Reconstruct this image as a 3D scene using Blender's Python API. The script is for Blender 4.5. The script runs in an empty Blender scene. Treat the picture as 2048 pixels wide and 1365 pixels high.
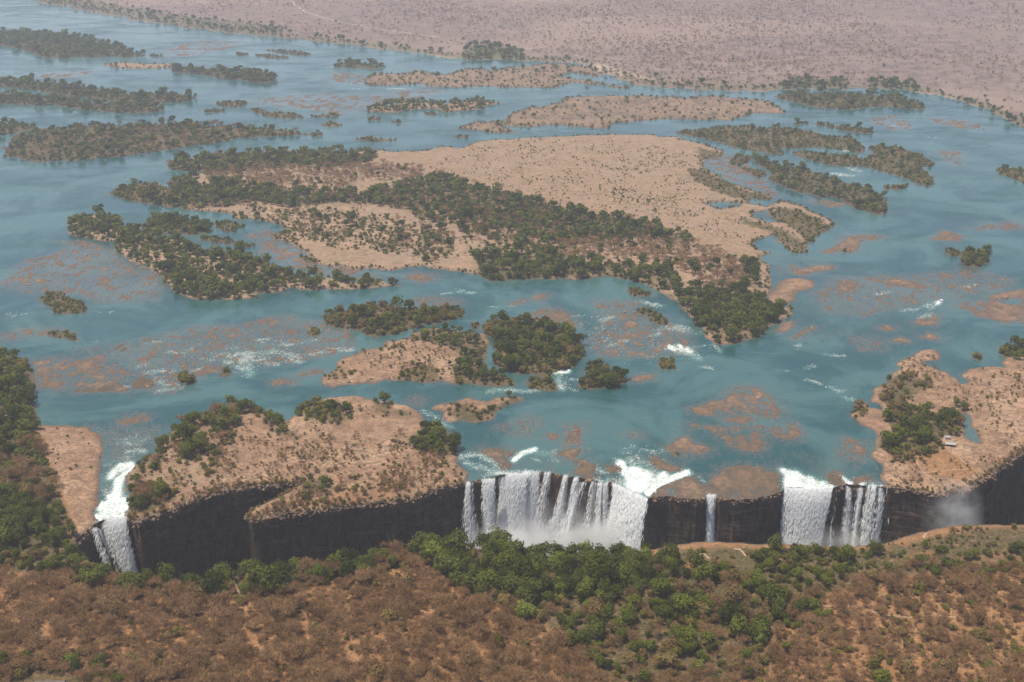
import bpy, math, random
import numpy as np
from mathutils import Vector, Matrix

# ------------------------------------------------------------------ camera, light, exposure
F, CX, CY = 2500.0, 1024.0, 682.5          # focal length and centre in photo pixels (2048 x 1365)
PITCH = math.radians(22.4)
CAM_H = 678.0
SUN_EL, SUN_AZ = math.radians(72.0), math.radians(-104.0)   # azimuth from +Y, negative = towards -X
HAZE = 0.74e-4

S = bpy.context.scene
cam_d = bpy.data.cameras.new("camera"); cam = bpy.data.objects.new("camera", cam_d)
S.collection.objects.link(cam); S.camera = cam
cam.location = (0, 0, CAM_H); cam.rotation_euler = (math.pi/2 - PITCH, 0, 0)
cam_d.sensor_width = 36.0; cam_d.lens = 36.0 * F / 2048.0
cam_d.clip_start = 1.0; cam_d.clip_end = 60000.0

world = bpy.data.worlds.new("World"); S.world = world; world.use_nodes = True
wn = world.node_tree; wn.nodes.clear()
wo = wn.nodes.new("ShaderNodeOutputWorld"); wb = wn.nodes.new("ShaderNodeBackground")
sky = wn.nodes.new("ShaderNodeTexSky"); sky.sky_type = 'NISHITA'; sky.sun_disc = False
sky.sun_elevation = SUN_EL; sky.sun_rotation = SUN_AZ
wb.inputs[1].default_value = 0.10
wn.links.new(sky.outputs[0], wb.inputs[0]); wn.links.new(wb.outputs[0], wo.inputs[0])

sun_d = bpy.data.lights.new("sun", 'SUN'); sun = bpy.data.objects.new("sun", sun_d)
S.collection.objects.link(sun)
sun_d.energy = 4.6; sun_d.angle = math.radians(0.5); sun_d.color = (1.0, 0.905, 0.76)
sdir = Vector((math.sin(SUN_AZ)*math.cos(SUN_EL), math.cos(SUN_AZ)*math.cos(SUN_EL), math.sin(SUN_EL)))
sun.rotation_euler = sdir.to_track_quat('Z', 'Y').to_euler()

S.view_settings.view_transform = 'Standard'; S.view_settings.look = 'None'
S.view_settings.exposure = 0.62; S.view_settings.gamma = 1.0
S.view_settings.use_curve_mapping = False
S.render.engine = 'CYCLES'
cy = S.cycles
cy.max_bounces = 6; cy.diffuse_bounces = 2; cy.glossy_bounces = 2; cy.transmission_bounces = 2
cy.transparent_max_bounces = 12; cy.volume_bounces = 2
cy.volume_step_rate = 4.0; cy.volume_max_steps = 128
cy.use_denoising = True
try: cy.denoiser = 'OPENIMAGEDENOISE'
except Exception: pass

random.seed(7); RNG = np.random.default_rng(7)
ROOT = S.collection

# ------------------------------------------------------------------ map tools
cp, sp = math.cos(PITCH), math.sin(PITCH)
def W(u, v, z=0.0):
    """ground point (x, y) at height z that the photo shows at pixel u, v"""
    u = np.asarray(u, float); v = np.asarray(v, float)
    a = (u - CX) / F; b = (CY - v) / F
    dy = cp + b*sp; dz = -sp + b*cp
    t = (z - CAM_H) / dz
    return a*t, dy*t
def onY(u, v, y):
    """point (x, z) seen at pixel u, v on the upright plane at distance y"""
    a = (u - CX) / F; b = (CY - v) / F
    t = y / (cp + b*sp)
    return a*t, CAM_H + (-sp + b*cp)*t
def project(x, y, z):
    d = y*cp - (z - CAM_H)*sp
    upc = y*sp + (z - CAM_H)*cp
    return CX + F*x/d, CY - F*upc/d, d

TILE = {"P": (0, 0, 1.0), "T1": (0, 0, .34180), "T2": (680, 0, .34180), "T3": (1348, 0, .34180),
        "T4": (0, 440, .34180), "T5": (680, 440, .34180), "T6": (1348, 440, .34180),
        "B1": (0, 860, .36984), "B2": (500, 860, .36984), "B3": (1000, 860, .36984), "B4": (1500, 860, .37002),
        "C1": (300, 260, .29297), "C2": (1100, 260, .29297), "C3": (880, 880, .27344), "C4": (100, 860, .23442)}
def px(s):
    """'T1 10,20 30,40 T4 5,5' -> photo pixels"""
    out = []; t = TILE["P"]
    for w in s.split():
        if w in TILE: t = TILE[w]
        else:
            a, b = w.split(","); out.append((t[0] + float(a)*t[2], t[1] + float(b)*t[2]))
    return np.array(out)
def poly(s, z=0.0):
    p = px(s); x, y = W(p[:, 0], p[:, 1], z)
    return np.stack([x, y], 1)

def _hash(ix, iy, seed):
    n = (ix.astype(np.int64)*374761393 + iy.astype(np.int64)*668265263 + seed*1442695041) & 0xffffffff
    n = ((n ^ (n >> 13)) * 1274126177) & 0xffffffff
    return ((n ^ (n >> 16)) & 0xffff) / 65535.0
def vnoise(x, y, seed=0):
    ix = np.floor(x); iy = np.floor(y); fx = x-ix; fy = y-iy
    fx = fx*fx*(3-2*fx); fy = fy*fy*(3-2*fy)
    a = _hash(ix, iy, seed); b = _hash(ix+1, iy, seed); c = _hash(ix, iy+1, seed); d = _hash(ix+1, iy+1, seed)
    return (a + (b-a)*fx)*(1-fy) + (c + (d-c)*fx)*fy
def fbm(x, y, seed=0, oct=4):
    s = 0; a = 0.5; t = 0
    for k in range(oct):
        s = s + a*vnoise(x*2**k + 17.3*k, y*2**k - 9.1*k, seed + k); t += a; a *= .55
    return s/t*2 - 1                                   # about -1 .. 1
def sstep(a, b, x):
    t = np.clip((x-a)/(b-a), 0, 1); return t*t*(3-2*t)

def inside(P, x, y):
    r = np.zeros(x.shape, bool); n = len(P); j = n-1
    for i in range(n):
        xi, yi = P[i]; xj, yj = P[j]
        if yi != yj:
            c = ((yi > y) != (yj > y)) & (x < (xj-xi)*(y-yi)/(yj-yi) + xi); r ^= c
        j = i
    return r
def segdist(P, x, y, closed=True):
    """squared distance to the outline and its nearest point"""
    n = len(P); best = np.full(x.shape, 1e18); bx = np.zeros(x.shape); by = np.zeros(x.shape)
    for i in range(n if closed else n-1):
        ax, ay = P[i]; ex, ey = P[(i+1) % n]; dx, dy = ex-ax, ey-ay
        L = dx*dx + dy*dy + 1e-12
        t = np.clip(((x-ax)*dx + (y-ay)*dy)/L, 0, 1)
        qx = ax + t*dx; qy = ay + t*dy
        d = (x-qx)**2 + (y-qy)**2
        m = d < best; best[m] = d[m]; bx[m] = qx[m]; by[m] = qy[m]
    return best, bx, by
def sdist(P, x, y):
    d, _, _ = segdist(P, x, y)
    return np.where(inside(P, x, y), 1, -1)*np.sqrt(d)

# ------------------------------------------------------------------ mesh and material tools
def link(o, parent=None):
    ROOT.objects.link(o)
    if parent is not None: o.parent = parent
    return o
def mesh(name, V, Fc, mats=(), attrs=None, midx=None, smooth=True):
    me = bpy.data.meshes.new(name)
    V = np.asarray(V, np.float32)
    me.vertices.add(len(V)); me.vertices.foreach_set("co", V.ravel())
    if isinstance(Fc, np.ndarray):
        nf, k = Fc.shape; idx = Fc.astype(np.int32).ravel(); st = np.arange(nf, dtype=np.int32)*k
    else:
        nf = len(Fc); ln = np.array([len(f) for f in Fc]); st = np.concatenate([[0], np.cumsum(ln)[:-1]]).astype(np.int32)
        idx = np.fromiter((i for f in Fc for i in f), np.int32)
    me.loops.add(len(idx)); me.polygons.add(nf)
    me.loops.foreach_set("vertex_index", idx); me.polygons.foreach_set("loop_start", st)
    if midx is not None: me.polygons.foreach_set("material_index", np.asarray(midx, np.int32))
    me.polygons.foreach_set("use_smooth", np.full(nf, smooth))
    for m in mats: me.materials.append(m)
    for k, a in (attrs or {}).items():
        at = me.attributes.new(k, 'FLOAT', 'POINT'); at.data.foreach_set("value", np.asarray(a, np.float32))
    me.update(calc_edges=True); me.validate()
    return me
def tag(o, label=None, category=None, group=None, kind=None):
    for k, v in (("label", label), ("category", category), ("group", group), ("kind", kind)):
        if v: o[k] = v
    return o
def obj(name, me, parent=None, **kw):
    return tag(link(bpy.data.objects.new(name, me), parent), **kw)
def empty(name, loc, rz=0, **kw):
    o = bpy.data.objects.new(name, None); o.location = loc; o.rotation_euler = (0, 0, rz); o.empty_display_size = 1
    return tag(link(o), **kw)

class N:
    """small node-tree writer"""
    def __init__(s, name):
        s.m = bpy.data.materials.new(name); s.m.use_nodes = True; s.t = s.m.node_tree; s.t.nodes.clear()
        s.out = s.n("ShaderNodeOutputMaterial")
    def n(s, typ, **kw):
        x = s.t.nodes.new(typ)
        for k, v in kw.items(): setattr(x, k, v)
        return x
    def put(s, sock, v):
        if hasattr(v, "is_output"): s.t.links.new(v, sock)
        elif v is not None: sock.default_value = v
    def math(s, op, a, b=None, c=None, clamp=False):
        x = s.n("ShaderNodeMath", operation=op, use_clamp=clamp)
        for i, v in enumerate((a, b, c)): s.put(x.inputs[i], v)
        return x.outputs[0]
    def mix(s, f, a, b, blend='MIX'):
        x = s.n("ShaderNodeMix", data_type='RGBA', blend_type=blend)
        s.put(x.inputs[0], f); s.put(x.inputs[6], a if not isinstance(a, tuple) else (*a, 1)[:4]); s.put(x.inputs[7], b if not isinstance(b, tuple) else (*b, 1)[:4])
        return x.outputs[2]
    def mshade(s, f, a, b):
        x = s.n("ShaderNodeMixShader"); s.put(x.inputs[0], f); s.put(x.inputs[1], a); s.put(x.inputs[2], b); return x.outputs[0]
    def attr(s, name): return s.n("ShaderNodeAttribute", attribute_name=name).outputs["Fac"]
    def pos(s, scale=(1, 1, 1)):
        g = s.n("ShaderNodeNewGeometry"); m = s.n("ShaderNodeVectorMath", operation='MULTIPLY')
        s.put(m.inputs[0], g.outputs["Position"]); m.inputs[1].default_value = scale; return m.outputs[0]
    def noise(s, vec, scale, detail=4, rough=.55, dist=0.0):
        x = s.n("ShaderNodeTexNoise"); s.put(x.inputs["Vector"], vec); x.inputs["Scale"].default_value = scale
        x.inputs["Detail"].default_value = detail; x.inputs["Roughness"].default_value = rough; x.inputs["Distortion"].default_value = dist
        return x.outputs[0]
    def voro(s, vec, scale, feature='DISTANCE_TO_EDGE'):
        x = s.n("ShaderNodeTexVoronoi", feature=feature); s.put(x.inputs["Vector"], vec); x.inputs["Scale"].default_value = scale
        return x.outputs["Distance"]
    def ramp(s, f, lo, hi, a=0.0, b=1.0):
        x = s.n("ShaderNodeMapRange"); x.interpolation_type = 'SMOOTHSTEP'
        for i, v in enumerate((f, lo, hi, a, b)): s.put(x.inputs[i], v)
        return x.outputs[0]
    def bsdf(s, col, rough=.9, spec=.2, normal=None):
        x = s.n("ShaderNodeBsdfPrincipled"); s.put(x.inputs["Base Color"], col if not isinstance(col, tuple) else (*col, 1)[:4])
        s.put(x.inputs["Roughness"], rough); x.inputs["Specular IOR Level"].default_value = spec
        if normal is not None: s.put(x.inputs["Normal"], normal)
        return x.outputs[0]
    def bump(s, h, strength=.5, dist=1.0):
        x = s.n("ShaderNodeBump"); x.inputs["Strength"].default_value = strength; x.inputs["Distance"].default_value = dist
        s.put(x.inputs["Height"], h); return x.outputs[0]
    def done(s, surf, vol=None):
        if surf is not None: s.t.links.new(surf, s.out.inputs["Surface"])
        if vol is not None: s.t.links.new(vol, s.out.inputs["Volume"])
        return s.m

def mat_land():
    k = N("land")
    p = k.pos()
    big = k.noise(p, .012, 5, .6); mid = k.noise(p, .07, 5, .65); fine = k.noise(p, .45, 4, .65)
    warp = k.n("ShaderNodeVectorMath", operation='ADD'); k.put(warp.inputs[0], p)
    nv = k.n("ShaderNodeTexNoise"); k.put(nv.inputs["Vector"], p); nv.inputs["Scale"].default_value = .05; nv.inputs["Detail"].default_value = 3
    sc = k.n("ShaderNodeVectorMath", operation='SCALE'); k.put(sc.inputs[0], nv.outputs["Color"]); sc.inputs["Scale"].default_value = 26
    k.put(warp.inputs[1], sc.outputs[0])
    c1 = k.voro(warp.outputs[0], .045); c2 = k.voro(warp.outputs[0], .16)
    crack = k.math('MAXIMUM', k.ramp(c1, .0, .055, 1, 0), k.math('MULTIPLY', k.ramp(c2, .0, .07, 1, 0), k.ramp(mid, .42, .6)))
    rock = k.mix(k.ramp(mid, .3, .7), (.15, .088, .054), (.335, .205, .125))
    rock = k.mix(k.math('MULTIPLY', k.ramp(fine, .50, .64), .85), rock, (.11, .068, .047))
    rock = k.mix(k.math('MULTIPLY', k.ramp(big, .5, .60), .6), rock, (.37, .24, .15))
    brk = k.noise(k.pos((1, 1.6, 1)), .11, 6, .75, 1.5)
    rock = k.mix(k.math('MULTIPLY', k.ramp(brk, .50, .58), .85), rock, (.105, .072, .045))
    rock = k.mix(k.math('MULTIPLY', k.math('MULTIPLY', crack, .7), k.ramp(big, .4, .6)), rock, (.11, .08, .06))
    strk = k.noise(k.pos((.35, 1.0, 1)), .06, 6, .75, 2.2)
    sand = k.mix(k.ramp(fine, .35, .65), (.215, .14, .092), (.35, .232, .158))
    sand = k.mix(k.math('MULTIPLY', k.ramp(strk, .46, .57), .85), sand, (.165, .115, .066))
    sand = k.mix(k.math('MULTIPLY', k.ramp(mid, .5, .60), .6), sand, (.115, .10, .05))
    sand = k.mix(k.math('MULTIPLY', k.ramp(big, .47, .58), .6), sand, (.205, .145, .105))
    soil = k.mix(k.ramp(mid, .3, .7), (.19, .095, .040), (.31, .172, .080))
    soil = k.mix(k.math('MULTIPLY', k.ramp(fine, .42, .60), .8), soil, (.125, .07, .04))
    veg = k.mix(k.ramp(fine, .3, .7), (.036, .032, .013), (.095, .075, .034))
    veg = k.mix(k.ramp(brk, .5, .62), veg, (.16, .105, .06))
    edge = lambda a: k.ramp(k.math('ADD', k.attr(a), k.math('MULTIPLY', k.math('SUBTRACT', mid, .5), .9)), .3, .65)
    col = k.mix(edge("sand"), rock, sand); col = k.mix(edge("soil"), col, soil); col = k.mix(edge("veg"), col, veg)
    wet = k.n("ShaderNodeSeparateXYZ"); k.put(wet.inputs[0], p)
    col = k.mix(k.ramp(wet.outputs[2], .05, 1.7, .78, 0.0), col, (.07, .055, .045))      # wet foot of the shore
    h = k.math('ADD', k.math('MULTIPLY', fine, .5), k.math('SUBTRACT', k.math('MULTIPLY', mid, 1.0), k.math('MULTIPLY', crack, .6)))
    return k.done(k.bsdf(col, .95, .15, k.bump(h, .55, 1.6)))
def mat_plain():
    k = N("bushveld")
    p = k.pos(); a = k.noise(p, .0016, 5, .6); b = k.noise(p, .02, 5, .7); c = k.noise(p, .09, 3, .6)
    big = k.noise(k.pos((.6, 1.6, 1)), .0011, 4, .55, .6)
    col = k.mix(k.ramp(b, .38, .62), (.110, .077, .070), (.195, .135, .117))
    col = k.mix(k.math('MULTIPLY', k.ramp(c, .5, .66), .65), col, (.09, .066, .052))
    col = k.mix(k.math('MULTIPLY', k.ramp(a, .45, .65), .5), col, (.17, .125, .10))
    col = k.mix(k.math('MULTIPLY', k.ramp(big, .52, .62), .45), col, (.25, .175, .14))
    col = k.mix(k.attr("sand"), col, (.50, .38, .27)); col = k.mix(k.attr("veg"), col, (.085, .085, .04))
    return k.done(k.bsdf(col, .95, .1, k.bump(b, .6, 6.0)))
def mat_water():
    k = N("river_water")
    p = k.pos(); st = k.pos((1.0, .55, 1))
    big = k.noise(p, .006, 5, .65, .8); mid = k.noise(st, .075, 6, .72, 1.4)
    deep = k.mix(k.ramp(big, .40, .60), (.011, .050, .049), (.038, .092, .088))
    sh = k.math('ADD', k.attr("shallow"), k.math('MULTIPLY', k.math('SUBTRACT', mid, .5), 1.7))
    bed = k.mix(k.ramp(k.noise(p, .25, 4, .65), .4, .62), (.045, .052, .046), (.135, .105, .075))
    col = k.mix(k.ramp( sh, .25, 1.05, 0, .66), deep, bed)
    f1 = k.noise(k.pos((1, .8, 1)), .14, 7, .78, 1.2); f2 = k.noise(k.pos((.8, 1, 1)), .5, 4, .75, .6)
    fn = k.math('ADD', k.math('MULTIPLY', f1, .6), k.math('MULTIPLY', f2, .4))
    fn = k.math('ADD', k.math('MULTIPLY', k.math('SUBTRACT', fn, .5), 2.6), .58)
    foam = k.ramp(k.math('SUBTRACT', k.attr("foam"), fn), -.12, .46)
    foam = k.math('MULTIPLY', foam, k.ramp(k.attr("foam"), .06, .35))
    foam = k.math('MULTIPLY', foam, k.ramp(f2, .30, .52, .45, 1.0))
    col = k.mix(k.math('MULTIPLY', k.ramp(k.attr("foam"), .05, .8), .35), col, (.16, .30, .26))
    col = k.mix(foam, col, (.66, .70, .67))
    hgt = k.math('ADD', k.noise(k.pos((1, 1.7, 1)), .35, 3, .6), k.math('MULTIPLY', foam, 1.2))
    rgh = k.math('ADD', k.ramp(k.noise(k.pos((.5, 1.3, 1)), .009, 5, .65, 1.0), .38, .62, .07, .34), k.math('MULTIPLY', foam, .7))
    return k.done(k.bsdf(col, rgh, .5, k.bump(hgt, .22, .5)))
def mat_cliff():
    k = N("basalt")
    p = k.pos((1, 1, .30)); a = k.noise(p, .16, 6, .7, .6); b = k.noise(k.pos(), .35, 4, .65); big = k.noise(k.pos((1, 1, .5)), .02, 3)
    led = k.noise(k.pos((.1, .1, 1)), .22, 3, .6)
    col = k.mix(k.ramp(a, .35, .65), (.013, .009, .008), (.072, .045, .034))
    col = k.mix(k.math('MULTIPLY', k.ramp(b, .52, .7), .5), col, (.12, .08, .06))
    col = k.mix(k.math('MULTIPLY', k.ramp(led, .56, .66), .5), col, (.15, .10, .07))
    col = k.mix(k.math('MULTIPLY', k.ramp(big, .5, .65), .35), col, (.03, .035, .015))
    zz = k.n("ShaderNodeSeparateXYZ"); k.put(zz.inputs[0], k.pos())
    top = k.math('MULTIPLY', k.ramp(k.math('ADD', zz.outputs[2], k.math('MULTIPLY', k.math('SUBTRACT', big, .5), 40)), -14, -2), k.ramp(b, .38, .55))
    col = k.mix(k.math('MULTIPLY', top, .8), col, (.17, .105, .068))
    h = k.math('ADD', a, k.math('ADD', k.math('MULTIPLY', b, .5), k.math('MULTIPLY', led, .8)))
    return k.done(k.bsdf(col, .9, .2, k.bump(h, 1.0, 3.5)))
def mat_falls():
    k = N("falling_water")
    w = k.attr("across"); d = k.attr("down")
    cv = k.n("ShaderNodeCombineXYZ"); k.put(cv.inputs[0], w); k.put(cv.inputs[1], k.math('MULTIPLY', d, .10))
    lo = k.noise(cv.outputs[0], .17, 3, .6, .3); st = k.noise(cv.outputs[0], .55, 4, .7, .4); fi = k.noise(cv.outputs[0], 1.6, 3, .65)
    s = k.math('ADD', k.math('MULTIPLY', lo, .4), k.math('ADD', k.math('MULTIPLY', st, .35), k.math('MULTIPLY', fi, .25)))
    s = k.math('ADD', k.math('MULTIPLY', k.math('SUBTRACT', s, .5), 2.1), .5)
    dens = k.attr("dens")
    al = k.ramp(k.math('SUBTRACT', dens, s), -.12, .30)
    col = k.mix(k.ramp(s, .3, .75), (.93, .94, .94), (.66, .74, .80))
    bh = k.math('ADD', k.noise(k.pos((1, 1, .45)), .28, 4, .65, .8), k.math('MULTIPLY', k.noise(k.pos((1, 1, .3)), .9, 3, .6), .3))
    nb = k.bump(bh, 1.0, 5.5)
    df = k.n("ShaderNodeBsdfDiffuse"); k.put(df.inputs[0], col); tl = k.n("ShaderNodeBsdfTranslucent"); k.put(tl.inputs[0], col); k.put(df.inputs["Normal"], nb); k.put(tl.inputs["Normal"], nb)
    tr = k.n("ShaderNodeBsdfTransparent")
    return k.done(k.mshade(al, tr.outputs[0], k.mshade(.5, df.outputs[0], tl.outputs[0])))
def mat_leaf(name, a, b, trans=.3):
    k = N(name); r = k.n("ShaderNodeObjectInfo").outputs["Random"]
    f = k.noise(k.pos(), .9, 2); f = k.math('ADD', k.math('MULTIPLY', f, .5), k.math('MULTIPLY', r, .6))
    col = k.mix(k.ramp(f, .2, .8), a, b)
    df = k.n("ShaderNodeBsdfDiffuse"); k.put(df.inputs[0], col); tl = k.n("ShaderNodeBsdfTranslucent"); k.put(tl.inputs[0], col)
    return k.done(k.mshade(trans, df.outputs[0], tl.outputs[0]))
def mat_plain_col(name, col, rough=.8, var=.25, scale=2.0):
    k = N(name); n = k.noise(k.pos(), scale, 4, .6)
    dark = tuple(c*(1-var) for c in col)
    return k.done(k.bsdf(k.mix(k.ramp(n, .35, .65), dark, col), rough, .3, k.bump(n, .2, .1)))

def mat_froth(name, col):
    k = N(name); df = k.n("ShaderNodeBsdfDiffuse"); tl = k.n("ShaderNodeBsdfTranslucent"); c = (*col, 1)
    k.put(df.inputs[0], c); k.put(tl.inputs[0], c); return k.done(k.mshade(.58, df.outputs[0], tl.outputs[0]))
def mat_rock():
    k = N("river_rock"); p = k.pos(); a = k.noise(p, .5, 5, .7); r = k.noise(p, .03, 2)
    col = k.mix(k.ramp(a, .35, .62), (.085, .058, .042), k.mix(k.ramp(r, .4, .6), (.26, .165, .11), (.17, .115, .08)))
    return k.done(k.bsdf(col, .9, .2, k.bump(a, .5, .4)))
M = dict(rock=mat_rock(), froth=mat_froth("falling_froth", (.94, .95, .95)), wash=mat_froth("white_water", (.72, .75, .72)), land=mat_land(), plain=mat_plain(), water=mat_water(), cliff=mat_cliff(), falls=mat_falls(),
    dark=mat_leaf("leaf_dark", (.038, .052, .010), (.115, .130, .028), .42),
    green=mat_leaf("leaf_green", (.060, .076, .011), (.132, .150, .024), .42),
    olive=mat_leaf("leaf_olive", (.090, .082, .017), (.20, .17, .043), .42),
    tawny=mat_leaf("leaf_tawny", (.15, .10, .045), (.23, .165, .065), .42),
    lime=mat_leaf("leaf_lime", (.13, .16, .025), (.20, .23, .04), .42),
    twig=mat_leaf("twig_brown", (.165, .094, .044), (.275, .168, .084), .2),
    bark=mat_plain_col("bark", (.10, .07, .05)),
    path=mat_plain_col("trodden_earth", (.32, .21, .135), .95, .3, .2),
    road=mat_plain_col("dirt_road", (.50, .38, .29), .95, .25, .02),
    thatch=mat_plain_col("thatch", (.17, .14, .12), .95, .4, 1.5),
    white=mat_plain_col("white_paint", (.80, .79, .76), .6, .08),
    metal=mat_plain_col("roof_sheet", (.30, .29, .27), .5, .25, .8),
    wood=mat_plain_col("wood", (.18, .12, .08), .8, .3, 3), dglass=mat_plain_col("dark_glass", (.02, .025, .03), .15, .2),
    rubber=mat_plain_col("rubber", (.02, .02, .02), .8, .2))

# ------------------------------------------------------------------ the gorge
RIM_FAR = px("P 150,1086 168,1068 186,1052 199,1042 222,1038 247,1036 262,1040 276,1046 292,1036 318,1030 350,1019 380,1001 408,994 440,985 480,978 522,972 560,968 592,966 604,966 585,979 560,994 528,1008 500,1022 490,1036 505,1041 540,1034 600,1025 640,1021 690,1014 740,1009 790,1004 830,998 850,989 872,981 900,973 930,966 955,960 975,956 1000,951 1030,947 1060,944 1082,944 1100,947 1125,951 1150,954 1172,960 1195,963 1222,966 1245,975 1265,984 1282,992 1294,998 1310,994 1340,992 1368,997 1394,1000 1412,996 1416,990 1432,990 1440,998 1470,1000 1510,997 1545,990 1565,983 1575,974 1605,976 1640,977 1665,977 1690,968 1720,970 1745,973 1768,975 1800,977 1840,984 1870,990 1905,990 1935,980 1958,962 1985,948 2012,928 2048,905 2110,868 2200,815 2320,750 2460,690")
RIM_NEAR = px("P 2460,990 2300,1012 2160,1036 2048,1050 1960,1050 1900,1052 1850,1062 1800,1076 1760,1090 1700,1094 1640,1092 1600,1090 1560,1090 1480,1086 1430,1084 1380,1086 1340,1092 1290,1102 1240,1110 1180,1118 1090,1114 1000,1100 900,1096 840,1100 780,1110 700,1128 620,1138 540,1148 480,1152 400,1160 310,1164 260,1164 210,1150 172,1128 152,1104")
def roughen(P, step, amp, seed):
    x, y = W(P[:, 0], P[:, 1]); out = []
    for i in range(len(x)-1):
        L = math.hypot(x[i+1]-x[i], y[i+1]-y[i]); n = max(1, int(L/step))
        for k in range(n):
            t = k/n; out.append((x[i]+(x[i+1]-x[i])*t, y[i]+(y[i+1]-y[i])*t))
    out.append((x[-1], y[-1])); out = np.array(out)
    out[1:-1, 0] += amp*fbm(out[1:-1, 0]*.13, out[1:-1, 1]*.13, seed, 3); out[1:-1, 1] += amp*fbm(out[1:-1, 0]*.11+50, out[1:-1, 1]*.11, seed+9, 3)
    return out
FAR, NEAR = roughen(RIM_FAR, 3.0, 2.2, 3), roughen(RIM_NEAR, 5.0, 2.5, 4)
GORGE = np.concatenate([FAR, NEAR]); GB = (GORGE.min(0)-20, GORGE.max(0)+20)
def gorge_sd(x, y):
    """> 0 inside the gorge; with the nearest rim point"""
    r = np.full(x.shape, -1e3); qx = x.copy(); qy = y.copy()
    m = (x > GB[0][0]) & (x < GB[1][0]) & (y > GB[0][1]) & (y < GB[1][1])
    if m.any():
        d, bx, by = segdist(GORGE, x[m], y[m]); s = np.where(inside(GORGE, x[m], y[m]), 1, -1)
        r[m] = s*np.sqrt(d); qx[m] = bx; qy[m] = by
    return r, qx, qy

def grid(u0, u1, du, v0, v1, dv):
    u = np.arange(u0, u1+du, du); v = np.arange(v0, v1+dv, dv)
    U, V = np.meshgrid(u, v); x, y = W(U, V)
    return x, y, U.shape
def grid_faces(shape):
    h, w = shape; i = np.arange(h*w).reshape(h, w)
    return np.stack([i[1:, :-1], i[1:, 1:], i[:-1, 1:], i[:-1, :-1]], -1).reshape(-1, 4)
def prune(V, Fc, attrs):
    used = np.zeros(len(V), bool); used[Fc.ravel()] = True
    re = np.cumsum(used)-1
    return V[used], re[Fc], {k: a[used] for k, a in attrs.items()}

# ------------------------------------------------------------------ land: islands, shoals, plains
VEG = []       # painted vegetation zones, filled below and used by the land paint: (polygon, {kind: trees per hectare}, size, where, paint)
class Land:
    def __init__(s, adds, subs=(), hmax=3.0, slope=9.0, rough=.5, jag=1.0, mode="island", bias=0.0, sand=0.0, soil=0.0, veg=0.0, seed=0):
        s.A = [poly(a) for a in adds]; s.B = [poly(b) for b in subs]
        s.pp = np.concatenate([px(a) for a in adds])
        s.hmax, s.slope, s.rough, s.jag, s.mode, s.bias = hmax, slope, rough, jag, mode, bias
        s.sand, s.soil, s.veg, s.seed = sand, soil, veg, seed
        al = np.concatenate(s.A); s.lo, s.hi = al.min(0), al.max(0)
        s.dist = float(al[:, 1].mean())
        s.area = sum(abs(np.dot(a[:, 0], np.roll(a[:, 1], 1))-np.dot(a[:, 1], np.roll(a[:, 0], 1)))/2 for a in s.A)
    def sd(s, x, y):
        r = np.full(x.shape, -1e4)
        for a in s.A: r = np.maximum(r, sdist(a, x, y))
        for b in s.B: r = np.minimum(r, -sdist(b, x, y))
        k = s.jag*(1 + s.dist/1600.0)
        return r + k*(5.0*fbm(x*.028, y*.020, s.seed, 4) + 2.2*fbm(x*.11, y*.075, s.seed+5, 3))
    def z(s, x, y, d=None):
        if d is None: d = s.sd(x, y)
        f = fbm(x*.045, y*.04, s.seed+11, 4); g = fbm(x*.2, y*.17, s.seed+21, 3)
        if s.mode == "shoal":
            k = 1 if s.dist < 1500 else 1500/s.dist
            q = 1.0 if s.bias > .05 else 2.3; t = fbm(x*.05*k*q, y*.034*k*q, s.seed+31, 4)*1.5 + .8*fbm(x*.22*k, y*.13*k, s.seed+3, 3) + s.bias - (.04 if q > 1 else 0)
            zz = np.minimum(t*.9, np.maximum(d, -8)*.16)
            zz = np.where(zz > .9, .9 + (zz-.9)*.35, zz)
        else:
            up = s.hmax*(1-np.exp(-np.maximum(d, 0)/s.slope))
            zz = np.where(d > 0, up + s.rough*(f*1.0+g*.45)*np.clip(d/8, 0, 1.0) + .12*np.clip(d, 0, 1), d*.22)
        r, _, _ = gorge_sd(x, y)
        return zz*np.where(r > -60, sstep(0, 9, -r), 1)
    def build(s, name, du, dv, mat="land", deep=-6.0, box=None, **kw):
        b = s.pp; u0, u1, v0, v1 = box or (b[:, 0].min()-14, b[:, 0].max()+14, b[:, 1].min()-9, b[:, 1].max()+9)
        x, y, sh = grid(u0, u1, du, v0, v1, dv)
        x = x.ravel(); y = y.ravel(); d = s.sd(x, y); z = s.z(x, y, d)
        r, qx, qy = gorge_sd(x, y)
        Fc = grid_faces(sh)
        cr, _, _ = gorge_sd(x[Fc].mean(1), y[Fc].mean(1))
        keep = (z[Fc].max(1) > (-.03 if s.mode == "shoal" else -.3)) & (cr < 0)
        m = (r > 0) & (r < 40); x = np.where(m, qx, x); y = np.where(m, qy, y); z = np.where(r > 0, 0, z)
        Fc = Fc[keep]
        veg = np.full(x.shape, s.veg); soil = np.full(x.shape, s.soil); sand = np.full(x.shape, s.sand)
        for P, dens, size, where, paint in VEG:
            lo, hi = P.min(0)-30, P.max(0)+30
            q = (x > lo[0]) & (x < hi[0]) & (y > lo[1]) & (y < hi[1])
            if paint and q.any():
                wgt = sstep(-10, 14, sdist(P, x[q], y[q]))
                for nm, val in paint.items():
                    a = dict(veg=veg, soil=soil, sand=sand)[nm]; a[q] = a[q]*(1-wgt) + val*wgt
        Vt, Fc, at = prune(np.stack([x, y, z], 1), Fc, dict(veg=veg, soil=soil, sand=sand))
        if not len(Fc): return None
        return obj(name, mesh(name, Vt, Fc, [M[mat]], at), **kw)

# ------------------------------------------------------------------ what grows where: outline, trees per hectare, size, place, paint
def zone(s, dens, size=1.0, where="", paint=None, z=4.0):
    VEG.append((poly(s, z), dens, size, where, paint))
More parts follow.
